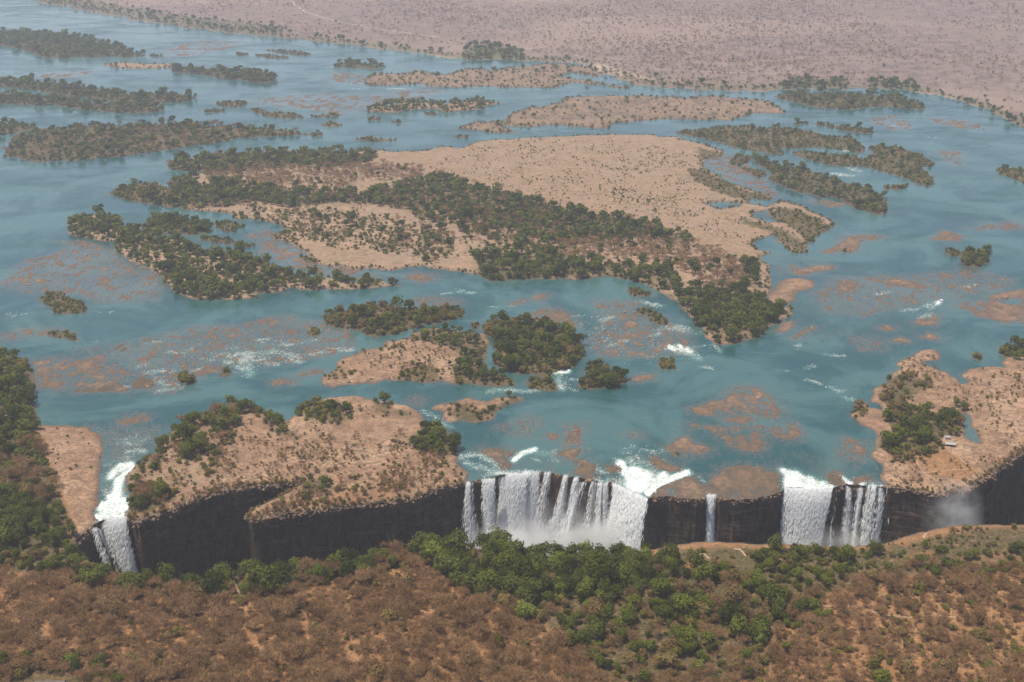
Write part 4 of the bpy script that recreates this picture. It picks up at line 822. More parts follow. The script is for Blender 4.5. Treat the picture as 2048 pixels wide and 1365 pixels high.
def clots(P, nrm, size, stretch, rng, rnd=.6):
    """small tumbling pieces of white water: one bent quad each"""
    n = len(P); q = rng.normal(size=(n, 3))*rnd + nrm; q /= np.linalg.norm(q, axis=1)[:, None]
    a = np.cross(q, rng.normal(size=(n, 3))*(.35 if stretch[2] < 5 else .7) + stretch); a /= np.linalg.norm(a, axis=1)[:, None] + 1e-9
    c = np.cross(q, a); s = size[:, None]; L = np.linalg.norm(stretch)
    V = np.stack([P + a*s*.5, P + c*s*.5*(1+L), P - a*s*.5, P - c*s*.5*(1+L)], 1).reshape(-1, 3)
    return V, np.arange(4*n).reshape(n, 4)
WR = np.random.default_rng(21)
for fi, (lb, rows, dens, bulge) in enumerate(FALLS):
    rows = [list(r_) for r_ in rows]; vL = rows[0][2]; vR = rows[0][3] if len(rows[0]) > 3 else vL; rows = [r_[:3] for r_ in rows]
    a, c = rows[-2], rows[-1]; k = 60.0/max(1, c[2]-a[2]); rows.append((c[0]+(c[0]-a[0])*k*.5, c[1]+(c[1]-a[1])*k*.5, c[2]+60))
    R = np.array(rows, float); v1 = R[-1, 2]
    yl, yr = float(W(R[0, 0], vL)[1]), float(W(R[0, 1], vR)[1])
    width = abs(float(W(R[0, 1], vR)[0]-W(R[0, 0], vL)[0]))
    def at(s, t, out=0.0):
        """point of the falling sheet: s across (0..1), t down (0..1)"""
        vt = vL + (vR-vL)*s; v = vt + (v1-vt)*t
        u = np.interp(v, R[:, 2], R[:, 0])*(1-s) + np.interp(v, R[:, 2], R[:, 1])*s
        d = .5 + (.42 + bulge*.14)*np.sqrt(np.maximum(0, v-vt)*.62) + out
        y_ = yl + (yr-yl)*s - d*(.75 + .25*np.sin(np.pi*s)); X, Z = onY(u, v, y_)
        Z = np.where(t <= 0, .4, Z)
        return np.stack([X, y_, np.maximum(Z, -111)], -1)
    nv = 40; nu = max(7, int(width/.9)); tt = np.linspace(0, 1, nv)**1.2; ss = np.linspace(0, 1, nu); Sg, Tg = np.meshgrid(ss, tt)
    wob = .9*fbm(Sg*width*.25, Tg*3.0 + fi*7, 5, 3)*np.minimum(1, Tg*8)
    V = at(Sg.ravel(), Tg.ravel(), wob.ravel()); ii = np.arange(nv*nu).reshape(nv, nu)
    Fc = np.stack([ii[:-1, :-1], ii[1:, :-1], ii[1:, 1:], ii[:-1, 1:]], -1).reshape(-1, 4)
    edge = np.minimum(1, np.minimum(Sg, 1-Sg)*min(9, .35*nu)+.25)
    de = dens*(.66 + .28*edge)*(1.05 - .25*Tg if dens < .9 else 1.0 + 0*Tg)
    root = empty("waterfall", (0, 0, 0), label=lb, category="waterfall", group="falls along the gorge")
    obj("sheet", mesh("sheet", V, Fc, [M["falls"]], dict(across=(Sg*width + fi*31.7).ravel(), down=-V[:, 2], dens=de.ravel())), root)
    n = int(width*100*(1.1 if dens < .6 else 1.9)) + 150
    s_ = WR.uniform(0, 1, n); s_ += WR.normal(0, 1.1/max(width, 4), n); t_ = WR.uniform(0, 1, n)**1.1
    lane = fbm(s_*width*.16 + fi*13, t_*1.0 + fi, 61, 2)*.75 + fbm(s_*width*.6 + fi*5, t_*1.1, 62, 2)*.65      # denser and thinner strands
    ok = lane > (.62 - dens)*1.35 - .1 + WR.normal(0, .12, n); s_, t_ = np.clip(s_[ok], -.12, 1.12), t_[ok]
    P_ = at(s_, t_, WR.uniform(.1, 1.3, len(s_))*np.minimum(1, t_*6+.15))
    V, Fc = clots(P_, np.array([-.45, -.75, .75]), WR.uniform(.22, .5, len(P_)), np.array([0, 0, 13.0]), WR, .15)
    obj("froth", mesh("froth", V, Fc, [M["froth"]], smooth=False), root, kind="stuff")
# broken water of the rapids
RP = []; RS = []
for s, w, v in FOAM:
    P = px(s); Q_ = poly(s); sc = float(np.hypot(*Q_.mean(0)))*1.12/F
    seg = np.hypot(*(P[1:]-P[:-1]).T); L = seg.sum(); n = int(L*w*sc*sc*1.9*(.35+v)); n = min(n, 9000)
    if n < 1: continue
    q = WR.uniform(0, L, n); cum = np.concatenate([[0], np.cumsum(seg)]); k = np.clip(np.searchsorted(cum, q)-1, 0, len(seg)-1); f = (q-cum[k])/np.maximum(seg[k], 1e-6)
    c = Q_[k] + (Q_[k+1]-Q_[k])*f[:, None] + WR.normal(0, (.62 if v > .84 else .95)*w*sc, (n, 2))*[1.2, 1.25]
    keep = (1.25*fbm(c[:, 0]*.09, c[:, 1]*.16, 33, 4) + .45*fbm(c[:, 0]*.35, c[:, 1]*.5, 34, 2)) > (.62 - v)*1.1 + WR.normal(0, .1, n)
    g, _, _ = gorge_sd(c[:, 0], c[:, 1]); keep &= g < -.3
    c = c[keep]; RP.append(np.column_stack([c, WR.uniform(.05, .35+.5*v, len(c))])); RS.append(WR.uniform(.45, 1.35, len(c))*(.8+.3*sc))
RP = np.concatenate(RP); RS = np.concatenate(RS)
V, Fc = clots(RP, np.array([-.2, -.2, 1.3]), RS, np.array([.6, .2, 0]), WR, .75)
obj("white_water", mesh("white_water", V, Fc, [M["wash"]], smooth=False), label="white broken water of the rapids and falls' lips", category="white water", kind="stuff")

# loose blocks: along the cliff edge and standing in the shallows
def blocks(name, P, size, label, cat):
    n = len(P); base = np.array([[-1, -1, -.7], [1, -1, -.7], [1, 1, -.7], [-1, 1, -.7], [-.6, -.7, .6], [.7, -.6, .5], [.6, .7, .7], [-.7, .6, .55]])
    V = base[None]*(1 + WR.normal(0, .22, (n, 8, 3))); a = WR.uniform(0, 6.283, n); c, s = np.cos(a)[:, None], np.sin(a)[:, None]
    el = WR.uniform(.7, 1.7, n)[:, None]; x_, y_ = V[..., 0]*el, V[..., 1]; V = np.stack([x_*c - y_*s, x_*s + y_*c, V[..., 2]*.7], -1)*(size[:, None, None]*.5) + P[:, None]
    q = np.array([[3, 2, 1, 0], [4, 5, 6, 7], [0, 1, 5, 4], [1, 2, 6, 5], [2, 3, 7, 6], [3, 0, 4, 7]])
    obj(name, mesh(name, V.reshape(-1, 3), (np.arange(n)[:, None, None]*8 + q[None]).reshape(-1, 4), [M["rock"]], smooth=False), label=label, category=cat, kind="stuff")
n = 2600; k_ = WR.integers(0, len(FAR)-1, n); c_ = FAR[k_] + WR.normal(0, .9, (n, 2)); fu, fv, _ = project(c_[:, 0], c_[:, 1], 0*c_[:, 0])
wet_ = np.zeros(n, bool)
for r0 in FALLS: wet_ |= (fu > r0[1][0][0]-3) & (fu < r0[1][0][1]+3)
c_ = c_[~wet_]; zz = -np.abs(WR.normal(0, 2.6, len(c_))) + .4
blocks("rim_rocks", np.column_stack([c_, zz]), WR.lognormal(.35, .45, len(c_)), "broken rock along the cliff edge", "rim rocks")
P_ = []
for L, lb in SH + [(l[0], l[1]) for l in LANDS if l[0].mode == "shoal"]:
    if L.dist > 3200: continue
    n = int(min(900, L.area*.012)) + 6; c_ = WR.uniform(L.lo-4, L.hi+4, (n, 2)); d = L.sd(c_[:, 0], c_[:, 1]); zt = L.z(c_[:, 0], c_[:, 1], d); g, _, _ = gorge_sd(c_[:, 0], c_[:, 1])
    ok = (d > -6) & (g < -2) & (zt > -.75) & (fbm(c_[:, 0]*.06, c_[:, 1]*.05, 95, 3) > -.1)
    P_.append(np.column_stack([c_, np.maximum(zt, -.05)+.1])[ok])
P_ = np.concatenate(P_)
blocks("river_boulders", P_, WR.lognormal(.25, .5, len(P_))*np.clip(P_[:, 1]/1500, .8, 2), "brown boulders standing in the shallows and on the rock bars", "boulders")

# ------------------------------------------------------------------ trees
class MB:
    def __init__(s): s.V = []; s.F = []; s.I = []
    def add(s, V, Fc, m=0):
        o = len(s.V); s.V += [tuple(v) for v in V]; s.F += [tuple(i+o for i in f) for f in Fc]; s.I += [m]*len(Fc)
    def tube(s, p, q, r0, r1, n=5, m=0):
        p = Vector(p); q = Vector(q); d = (q-p).normalized(); a = d.orthogonal().normalized(); b = d.cross(a); V = []
        for c, r in ((p, r0), (q, r1)):
            for k in range(n):
                w = 2*math.pi*k/n; V.append(c + a*(r*math.cos(w)) + b*(r*math.sin(w)))
        s.add(V, [(k, (k+1) % n, n+(k+1) % n, n+k) for k in range(n)] + [tuple(range(n, 2*n))], m)
    def box(s, c, d, m=0, rz=0.0):
        cs, sn = math.cos(rz), math.sin(rz); V = []
        for z in (-1, 1):
            for xx, yy in ((-1, -1), (1, -1), (1, 1), (-1, 1)):
                a, b = xx*d[0]/2, yy*d[1]/2; V.append((c[0]+a*cs-b*sn, c[1]+a*sn+b*cs, c[2]+z*d[2]/2))
        s.add(V, [(3, 2, 1, 0), (4, 5, 6, 7), (0, 1, 5, 4), (1, 2, 6, 5), (2, 3, 7, 6), (3, 0, 4, 7)], m)
    def mesh(s, name, mats, smooth=False): return mesh(name, s.V, s.F, mats, midx=s.I, smooth=smooth)
def leafy(rs, n, leaf, R, H, base, lobes, m=1, low=.35):
    """trunk and limbs, then leaf clumps over uneven lobes; crown radius R, tree height H"""
    rr = random.Random(rs); T = MB(); C = MB(); cen = []
    for k in range(lobes):
        a = rr.uniform(0, 6.283); d = R*.62*math.sqrt(rr.random()) if k else 0
        hz = base + (H-base)*(rr.uniform(.25, .72) if k else .62)
        cen.append((Vector((d*math.cos(a), d*math.sin(a), hz)), R*rr.uniform(.36, .60)))
    if base > .3:
        top = Vector((0, 0, base+(H-base)*.35)); T.tube((0, 0, -.6), top, .05*R+.08, .03*R+.05, 6)
        for c, r in cen[1:7]: T.tube(top*rr.uniform(.6, .95), c, .022*R+.05, .05, 4)
    for k in range(n):
        c, r = cen[rr.randrange(len(cen))]
        z = rr.uniform(-.55, 1); a = rr.uniform(0, 6.283); q = math.sqrt(max(0, 1-z*z))
        nn = Vector((q*math.cos(a), q*math.sin(a), z)); pnt = c + nn*r*rr.uniform(.72, 1.08)
        pnt.z = max(pnt.z, base*low)
        nn = (nn + Vector((rr.uniform(-1, 1), rr.uniform(-1, 1), rr.uniform(-.5, .8)))*.5).normalized()
        a1 = nn.orthogonal().normalized(); a1.rotate(Matrix.Rotation(rr.uniform(0, 6.28), 3, nn)); b1 = nn.cross(a1)
        sz = leaf*rr.uniform(.6, 1.25); V = [pnt + a1*sz*.6, pnt + b1*sz*.5 + nn*sz*.12, pnt - a1*sz*.6, pnt - b1*sz*.5 - nn*sz*.1]
        C.add(V, [(0, 1, 2, 3)], 0)
    return T, C
def bare(rs, n, tw, R, H):
    """leafless tree: trunk, limbs and a dome of fine twigs"""
    rr = random.Random(rs); T = MB(); C = MB(); top = Vector((rr.uniform(-.3, .3), rr.uniform(-.3, .3), H*.30)); T.tube((0, 0, -.6), top, .24, .16, 5)
    tips = []
    for k in range(7):
        a = 6.283*k/7 + rr.uniform(-.4, .4); q = top + Vector((math.cos(a)*R*rr.uniform(.2, .55), math.sin(a)*R*rr.uniform(.2, .55), H*rr.uniform(.2, .45)))
        T.tube(top, q, .12, .07, 4)
        for j in range(4):
            e = q + Vector((math.cos(a)*R*.22+rr.gauss(0, R*.25), math.sin(a)*R*.22+rr.gauss(0, R*.25), rr.uniform(.0, .22)*H)); C.tube(q, e, .06, .035, 3); tips += [(q, e)]
    bl = [(Vector((rr.gauss(0, R*.36), rr.gauss(0, R*.36), H*rr.uniform(.5, .72))), R*rr.uniform(.34, .6)) for _ in range(9)]
    for k in range(n):
        c, r = bl[rr.randrange(9)]
        z = rr.uniform(-.35, 1); a = rr.uniform(0, 6.283); g = math.sqrt(max(0, 1-z*z)); nn = Vector((g*math.cos(a), g*math.sin(a), z))
        d = (nn + Vector((rr.gauss(0, .5), rr.gauss(0, .5), rr.gauss(.2, .4)))).normalized()*rr.uniform(.7, 1.6)*R*.26
        p = c + nn*r*rr.uniform(.45, .95) - d*.5
        w = d.orthogonal().normalized(); w.rotate(Matrix.Rotation(rr.uniform(0, 6.28), 3, d.normalized())); w *= tw
        f = d.orthogonal().normalized()*rr.gauss(0, .3)
        C.add([p-w, p+w, p+d*.55+f+w*.8, p+d*.55+f-w*.8, p+d], [(0, 1, 2, 3), (3, 2, 4)], 0)
    return T, C
LEAF = dict(K="dark", G="green", L="lime", T="tawny", D="twig", O="olive", S="green")
PROTO = {}      # (kind, level of detail) -> list of (trunk mesh, crown mesh, joined mesh)
def add_proto(kind, lod, pair):
    T, C = pair; J = MB(); J.add(T.V, T.F, 1); J.add(C.V, C.F, 0)
    lm = M[LEAF[kind]]
    PROTO.setdefault((kind, lod), []).append((T.mesh("trunk", [M["bark"]]) if T.F else None, C.mesh("crown", [lm]), J.mesh("tree", [lm, M["bark"]])))
for kind in "KGLTOSD":
    for lod, (nn, lf) in enumerate(((760, .88), (190, 1.55), (70, 2.4))):
        for v in range((3, 2, 2)[lod]):
            sd_ = ord(kind)*10 + lod*3 + v*101
            if kind in "OS": pr = leafy(sd_, int(nn*.62), lf*.85, 3.6, 4.6, .15, 9, low=.2)
            elif kind == "D": pr = bare(sd_, (700, 240, 90)[lod], (.072, .135, .26)[lod], 5.4, 9.0)
            elif kind == "T": pr = leafy(sd_, nn, lf*.85, 4.6, 7.5, 1.6, 11)
            else: pr = leafy(sd_, nn, lf, 5.2, 9.5 + v, 1.7, 12)
            add_proto(kind, lod, pr)

ALL = [GROUND, PLAIN] + [l[0] for l in LANDS]
def ground_z(x, y, lands=None):
    z = np.full(x.shape, -9.0)
    for L in (lands or ALL):
        m = (x > L.lo[0]) & (x < L.hi[0]) & (y > L.lo[1]) & (y < L.hi[1])
        if m.any(): z[m] = np.maximum(z[m], L.z(x[m], y[m]))
    return z
INST = []
CLEAR = []      # circles kept free of trees (buildings, trails)
def scatter(inside_fn, lo, hi, area_of_box, dens, size, where, lands=None, clump=.45):
    tot = sum(dens.values())
    if tot <= 0: return
    n = int(area_of_box*tot/1e4 * (2.6 if size < .5 and lands is None else 1.4)) + 3
    x = RNG.uniform(lo[0], hi[0], n); y = RNG.uniform(lo[1], hi[1], n)
    wa = 15*max(1, (lo[1]+hi[1])/3200)
    ok = inside_fn(x + wa*fbm(x*.02, y*.02, 81, 3), y + wa*fbm(x*.02+40, y*.02, 82, 3)) if lands is None else inside_fn(x, y)
    if size < .5 and lands is None: ok &= RNG.uniform(0, 1, n) < sstep(-.22, .5, fbm(x*.03, y*.022, 78, 4) + .5*fbm(x*.12, y*.1, 79, 2))
    elif len(ok) and tot < 80: ok &= (fbm(x*.022, y*.016, 77, 3)*.5+.5) > RNG.uniform(0, clump, n)
    x, y = x[ok], y[ok]
    if not len(x): return
    z = ground_z(x, y, lands); g, _, _ = gorge_sd(x, y)
    ok = (z > .12) & (g < -1.0)
    for cx_, cy_, cr_ in CLEAR: ok &= (x-cx_)**2 + (y-cy_)**2 > cr_**2
    x, y, z = x[ok], y[ok], z[ok]
    ks = list(dens); pr = np.array([dens[k] for k in ks])/tot; kk = RNG.choice(len(ks), len(x), p=pr)
    md = .52*math.sqrt(1e4/tot)*min(1, 1.0); cell = {}
    for i in range(len(x)):
        a, b = int(x[i]//md), int(y[i]//md); hit = False
        for da in (-1, 0, 1):
            for db in (-1, 0, 1):
                for j in cell.get((a+da, b+db), ()):
                    if (x[i]-x[j])**2 + (y[i]-y[j])**2 < md*md: hit = True
        if hit: continue
        cell.setdefault((a, b), []).append(i)
        INST.append((ks[kk[i]], x[i], y[i], z[i], size*float(np.clip(RNG.lognormal(-.03, .34 if size > .5 else .5), .35, 1.9)), RNG.uniform(0, 6.283), where))
for s_, r_ in (("1900,893 1893,879 1905,900", 8), ("B4 895,150 920,210 940,240 975,262 1010,285 1050,228 1130,222 1210,216 1120,150 1160,185 985,552 945,575 930,605 1075,682 1100,690 1125,702 1262,652 1290,655 1325,692", 5),
    ("B3 1075,682 1100,690 1125,702 1262,652 1290,660 1325,692", 7), ("B1 1262,805 1275,835 1285,860 1300,915 705,905 695,945 700,980", 5), ("10,838 10,845", 8), ("102,1365 70,1365 130,1365 102,1375 102,1390 60,1385 140,1385", 13), ("1641,163 1632,170", 18),
    ("B4 380,958 440,960 500,962 560,968 620,975 680,993 740,1012 800,1015 850,1018 930,1012 1000,1006 1050,1010 1100,1016 1190,1034", 4.5), ("107,1012 112,1008", 9)):
    for a_, b_ in zip(*W(*px(s_).T, 3.0)): CLEAR.append((a_, b_, r_))
for P, dens, size, where, paint in VEG:
    if dens:
        lo, hi = P.min(0), P.max(0); scatter(lambda a, b: inside(P, a, b), lo, hi, (hi[0]-lo[0])*(hi[1]-lo[1]), dens, size, where)
for L, lb, trees, size, where in LANDS:
    if trees:
        wh = where or ("" if L.dist > 1750 else "on the " + " ".join(lb.split(",")[0].split()[:9]))
        scatter(lambda a, b: L.sd(a, b) > 1.0, L.lo, L.hi, (L.hi[0]-L.lo[0])*(L.hi[1]-L.lo[1]), trees, size, wh, [L])
for L, lb, trees, size, where in LANDS:                    # low bush and reeds right down to the waterline
    if (trees or "largest island" in lb) and L.mode != "shoal":
        f_ = 1 if L.dist < 2300 else 1.6
        scatter(lambda a, b: (lambda d: (d > -.5) & (d < 9*f_))(L.sd(a, b)), L.lo, L.hi, (L.hi[0]-L.lo[0])*(L.hi[1]-L.lo[1]), dict(O=110/f_**2, S=100/f_**2), .5*f_, "", [L])
n = 2600; k = RNG.integers(0, len(FAR)-1, n); c = FAR[k] + RNG.normal(0, 3.4, (n, 2)) + [0, 1.5]
fu, fv, _ = project(c[:, 0], c[:, 1], 0*c[:, 0]); ok = ((fu > 255) & (fu < 925)) | (fu > 1775)
c = c[ok]; z = ground_z(c[:, 0], c[:, 1]); g, _, _ = gorge_sd(c[:, 0], c[:, 1])
for i in np.nonzero((z > .05) & (g < -.4))[0]:
    INST.append((random.choices("ODTS", (45, 30, 15, 10))[0], c[i, 0], c[i, 1], z[i], random.uniform(.22, .6), random.uniform(0, 6.28), ""))
# thin dry bush over the plain, in patches
nb = 70000; uu = RNG.uniform(-150, 2200, nb); vv = RNG.uniform(-20, 330, nb)
x, y = W(uu, vv); ok = PLAIN.sd(x, y) > 10
wt = (np.clip(3300/y, 0, 1)**-2)*0 + (y/6000)**2.2        # even over the ground, not over the picture
ok &= RNG.uniform(0, 1, nb) < np.clip(wt*1.1, .05, 1)*(.16 + 1.5*np.clip(fbm(x*.0026, y*.0022, 55, 5)+.22, 0, 1))
x, y = x[ok], y[ok]; z = ground_z(x, y, [PLAIN])
for i in range(len(x)):
    INST.append((random.choices("DOKT", (93, 4, 1.5, 1.5))[0], x[i], y[i], z[i], random.uniform(.5, 1.15), random.uniform(0, 6.28), ""))

NAMES = dict(K="leafy_tree", G="leafy_tree", L="leafy_tree", T="leafy_tree", D="bare_tree", O="bush", S="bush")
LOOK = dict(K="dark green rounded tree", G="mid-green leafy tree", L="bright lime-green tree", T="tawny yellowish tree", D="bare grey-brown tree", O="olive-brown bush", S="fresh green bush")
CAT = dict(leafy_tree="tree", bare_tree="bare tree", bush="bush")
arr = np.array([(a[1], a[2], a[3]) for a in INST]); pu, pv, pd = project(arr[:, 0], arr[:, 1], arr[:, 2]+3)
rank = {}
for i, a in enumerate(INST):
    if a[6] and -5 < pu[i] < 2053 and 0 < pv[i] < 1368: rank.setdefault(NAMES[a[0]], []).append((a[4]/pd[i], i))
single = set()
for k, v in rank.items():
    v.sort(reverse=True)
    if k == "bush": v = [q for q in v if pv[q[1]] > 560]
    single |= {i for _, i in v[:290]}
# place words by where a tree stands inside its own patch
ext = {}
for i in single: e = ext.setdefault(INST[i][6], [[], []]); e[0].append(pu[i]); e[1].append(pv[i])
MED = {w: tuple(np.quantile([INST[i][4] for i in single if INST[i][6] == w], (.33, .67))) for w in ext}
def spot(i):
    e = ext[INST[i][6]]; a = (pu[i]-min(e[0]))/(max(e[0])-min(e[0])+1e-6); b = (pv[i]-min(e[1]))/(max(e[1])-min(e[1])+1e-6)
    return "; " + ("rearmost", "rear", "middle", "front", "foremost")[min(4, int(b*5))] + " " + ("far-left", "left", "centre", "right", "far-right")[min(4, int(a*5))]
for i in sorted(single):
    kd, x_, y_, z_, s_, rz, where = INST[i]; nm = NAMES[kd]
    tr, cr, jn = PROTO[(kd, 0)][i % 3]
    adj = "small " if s_ < MED[where][0] else "large " if s_ > MED[where][1] else ""
    lab = f"{adj}{LOOK[kd]} {where}{spot(i)}"
    lw = lab.split()
    if len(lw) > 16: lab = f"{adj}{LOOK[kd]} {where}"; lw = lab.split()
    if len(lw) > 16: lab = " ".join(lw[:16])
    o = empty(nm, (x_, y_, z_-.1), rz, label=lab, category=CAT[nm], group=(LOOK[kd] + ("es " if nm == "bush" else "s ") + where)[:100])
    o.scale = (s_, s_, s_*(.9 + .2*((i*7919) % 13)/13))
    for pn, me in (("trunk", tr), ("crown", cr)):
        if me: obj(pn, me, o)
def stuff(name, kinds, label, cat):
    """all the farther ones of a kind: real leaf geometry set out on points, one object"""
    protos = []; pts = []; at = dict(idx=[], scl=[], rot=[])
    for kd in kinds:
        for lod in range(3):
            for pr in PROTO[(kd, lod)]: protos.append((kd, lod, pr[2]))
    first = {}
    for k, (kd, lod, me) in enumerate(protos): first.setdefault((kd, lod), []).append(k)
    for i, a in enumerate(INST):
        if i in single or a[0] not in kinds: continue
        lod = 0 if pd[i] < 1250 else 1 if pd[i] < 2100 else 2
        pts.append((a[1], a[2], a[3]-.1)); c = first[(a[0], lod)]; at["idx"].append(c[i % len(c)]); at["scl"].append(a[4]); at["rot"].append(a[5])
    me = mesh(name, np.array(pts), np.zeros((0, 4), np.int32))
    t = me.attributes.new("idx", 'INT', 'POINT'); t.data.foreach_set("value", np.array(at["idx"], np.int32))
    for k in ("scl", "rot"):
        t = me.attributes.new(k, 'FLOAT', 'POINT'); t.data.foreach_set("value", np.array(at[k], np.float32))
    o = obj(name, me, label=label, category=cat, kind="stuff")
    g = bpy.data.node_groups.new(name, 'GeometryNodeTree')
    g.interface.new_socket("Geometry", in_out='INPUT', socket_type='NodeSocketGeometry'); g.interface.new_socket("Geometry", in_out='OUTPUT', socket_type='NodeSocketGeometry')
    gi = g.nodes.new("NodeGroupInput"); go = g.nodes.new("NodeGroupOutput"); jn = g.nodes.new("GeometryNodeJoinGeometry"); Lk = g.links.new
    def named(nm, ty):
        n = g.nodes.new("GeometryNodeInputNamedAttribute"); n.data_type = ty; n.inputs[0].default_value = nm; return n.outputs[0]
    ia, sa, ra = named("idx", 'INT'), named("scl", 'FLOAT'), named("rot", 'FLOAT')
    cb = g.nodes.new("ShaderNodeCombineXYZ"); Lk(ra, cb.inputs[2])
    for k, (kd, lod, pm) in enumerate(protos):
        if k not in at["idx"]: continue
        po = bpy.data.objects.new("tree", pm)
        oi = g.nodes.new("GeometryNodeObjectInfo"); oi.inputs["Object"].default_value = po; oi.inputs["As Instance"].default_value = False
        eq = g.nodes.new("FunctionNodeCompare"); eq.data_type = 'INT'; eq.operation = 'EQUAL'
        ins = [q for q in eq.inputs if q.type == 'INT']; Lk(ia, ins[0]); ins[1].default_value = k
        ip = g.nodes.new("GeometryNodeInstanceOnPoints"); Lk(gi.outputs[0], ip.inputs["Points"]); Lk(eq.outputs[0], ip.inputs["Selection"]); Lk(oi.outputs["Geometry"], ip.inputs["Instance"])
        Lk(cb.outputs[0], ip.inputs["Rotation"]); Lk(sa, ip.inputs["Scale"]); Lk(ip.outputs[0], jn.inputs[0])
    Lk(jn.outputs[0], go.inputs[0])
    md = o.modifiers.new("scatter", 'NODES'); md.node_group = g
    return len(pts)
print("individual", len(single), "of", len(INST))
print("stuff", stuff("leafy_woodland", "KGLT", "green woodland covering the islands and river banks", "woodland"),
      stuff("dry_woodland", "D", "leafless grey-brown woodland on the dry ground", "woodland"),
      stuff("scrub", "OS", "olive and green scrub along shores and islets", "scrub"))
# ------------------------------------------------------------------ trails, road, buildings, boat, truck
def trail(name, label, s, width, mat, step=3.0, lift=.28):
    P = poly(s, 2.0); out = []
    for i in range(len(P)-1):
        L = np.hypot(*(P[i+1]-P[i])); n = max(1, int(L/step))
        for k in range(n): out.append(P[i] + (P[i+1]-P[i])*k/n)
    out.append(P[-1]); out = np.array(out)
    out += np.stack([fbm(out[:, 0]*.05, out[:, 1]*.05, 91, 2), fbm(out[:, 0]*.05+9, out[:, 1]*.05, 92, 2)], 1)*width*.7
    t = np.gradient(out, axis=0); n = np.stack([-t[:, 1], t[:, 0]], 1); n /= np.linalg.norm(n, axis=1)[:, None]+1e-9
    w = width*.62*(.5 + .15*fbm(out[:, 0]*.11, out[:, 1]*.11, 93, 2)); V = []
    for q in (-1, -.33, .33, 1):
        p = out + n*(w*q)[:, None]; V.append(np.column_stack([p, ground_z(p[:, 0], p[:, 1]) + lift]))
    m = len(out); V = np.concatenate(V); i = np.arange(4*m).reshape(4, m)
    obj(name, mesh(name, V, np.stack([i[:-1, :-1], i[:-1, 1:], i[1:, 1:], i[1:, :-1]], -1).reshape(-1, 4), [M[mat]]), label=label, category=name.replace("_", " "), kind="structure")
for lb, s, w in (
    ("trodden trail crossing the tawny slope at the right", "B4 380,958 500,962 620,975 740,1012 850,1018 1000,1006 1100,1016 1190,1034", 3.0),
    ("path from the camp down to the plateau edge", "B4 895,150 920,210 940,240 1010,285", 3.2),
    ("path along the clearing below the camp", "B4 935,240 1050,228 1210,216", 2.6),
    ("path on the far side of the clearing", "B4 1120,150 1160,185 1212,214", 2.4),
    ("trail dropping to the rim by the misty end of the gorge", "B4 985,552 945,575 930,605", 4.0),
    ("trail to the lookout opposite the thin single fall", "B3 1262,652 1290,655 1325,692", 4.0),
    ("bare lookout patch on the grassy rim", "B3 1075,682 1100,680 1125,702", 5.0),
    ("pale trail through the trees on the left rim", "B1 1262,805 1285,860 1300,915", 3.6),
    ("pale trail gap below the narrow cataract", "B1 705,905 695,945 700,980", 3.6)):
    trail("footpath", lb, s, w, "path")
trail("dirt_road", "pale dirt road climbing away over the far bushveld", "P 560,-30 578,-2 592,14 612,26 650,38 690,48 740,57 850,73 930,84", 7.0, "road", 20.0, .6)
trail("dirt_road", "faint pale track beyond the far bank at the right", "P 1030,96 1100,104 1180,118 1300,140 1440,147 1560,150", 5.0, "road", 20.0, .6)

def place(u, v, z=2.0):
    a, b = W(u, v, z); z = float(ground_z(np.array([a]), np.array([b]))[0]); return float(a), float(b), z
def roof_gable(mb, w, l, h, z, over=.5):
    w2, l2 = w/2+over, l/2+over; e = .18
    V = [(-l2, -w2, z), (l2, -w2, z), (l2, 0, z+h), (-l2, 0, z+h), (-l2, w2, z), (l2, w2, z)]
    V += [(a, b, c+e) for a, b, c in V]
    mb.add(V, [(0, 3, 2, 1), (3, 4, 5, 2), (6, 7, 8, 9), (9, 8, 11, 10), (0, 1, 7, 6), (4, 10, 11, 5), (0, 6, 9, 3), (3, 9, 10, 4), (1, 2, 8, 7), (2, 5, 11, 8)])
def hut(loc, rz, w, l, h, rh, roofmat, wallmat, label, cat, name, open_=False):
    o = empty(name, loc, rz, label=label, category=cat)
    if open_:
        for k in (-1, 0, 1):
            for q in (-1, 1):
                b = MB(); b.tube((k*l*.45, q*w*.45, -.3), (k*l*.45, q*w*.45, h), .16, .14, 6); obj("post", b.mesh("post", [M["wood"]]), o)
        b = MB(); b.box((0, 0, .15), (l*.95, w*.95, .3)); obj("floor_deck", b.mesh("floor_deck", [M["wood"]]), o)
    else:
        b = MB(); t = .25
        b.box((0, -w/2, h/2), (l, t, h)); b.box((0, w/2, h/2), (l, t, h)); b.box((-l/2+t/2, 0, h/2), (t, w-t, h)); b.box((l/2-t/2, 0, h/2), (t, w-t, h))
        obj("wall", b.mesh("wall", [M[wallmat]]), o)
        for k in (-.3, .3):
            b = MB(); b.box((k*l, -w/2-.14, h*.55), (l*.16, .06, h*.38)); obj("window", b.mesh("window", [M["dglass"]]), o)
        b = MB(); b.box((0, -w/2-.14, h*.4), (1.1, .06, h*.78)); obj("door", b.mesh("door", [M["wood"]]), o)
    b = MB(); roof_gable(b, w, l, rh, h, .7); rf = obj("roof", b.mesh("roof", [M[roofmat]]), o)
    b = MB(); b.box((0, 0, h+rh+.2), (l+1.2, .5, .16)); obj("ridge", b.mesh("ridge", [M[roofmat]]), rf)
    return o
hut(place(1900, 893), -.25, 6.5, 10.5, 2.8, 1.6, "metal", "white", "pale metal-roofed shelter among trees on the plateau", "shelter", "shelter", True)
hut(place(1893, 879), .1, 4.0, 6.0, 2.6, 1.2, "metal", "white", "small pale-roofed hut behind the plateau shelter", "hut", "hut")
hut(place(10, 838), .1, 5.5, 7, 2.8, 1.6, "metal", "white", "white pavilion half hidden in trees at the river bank", "pavilion", "pavilion")
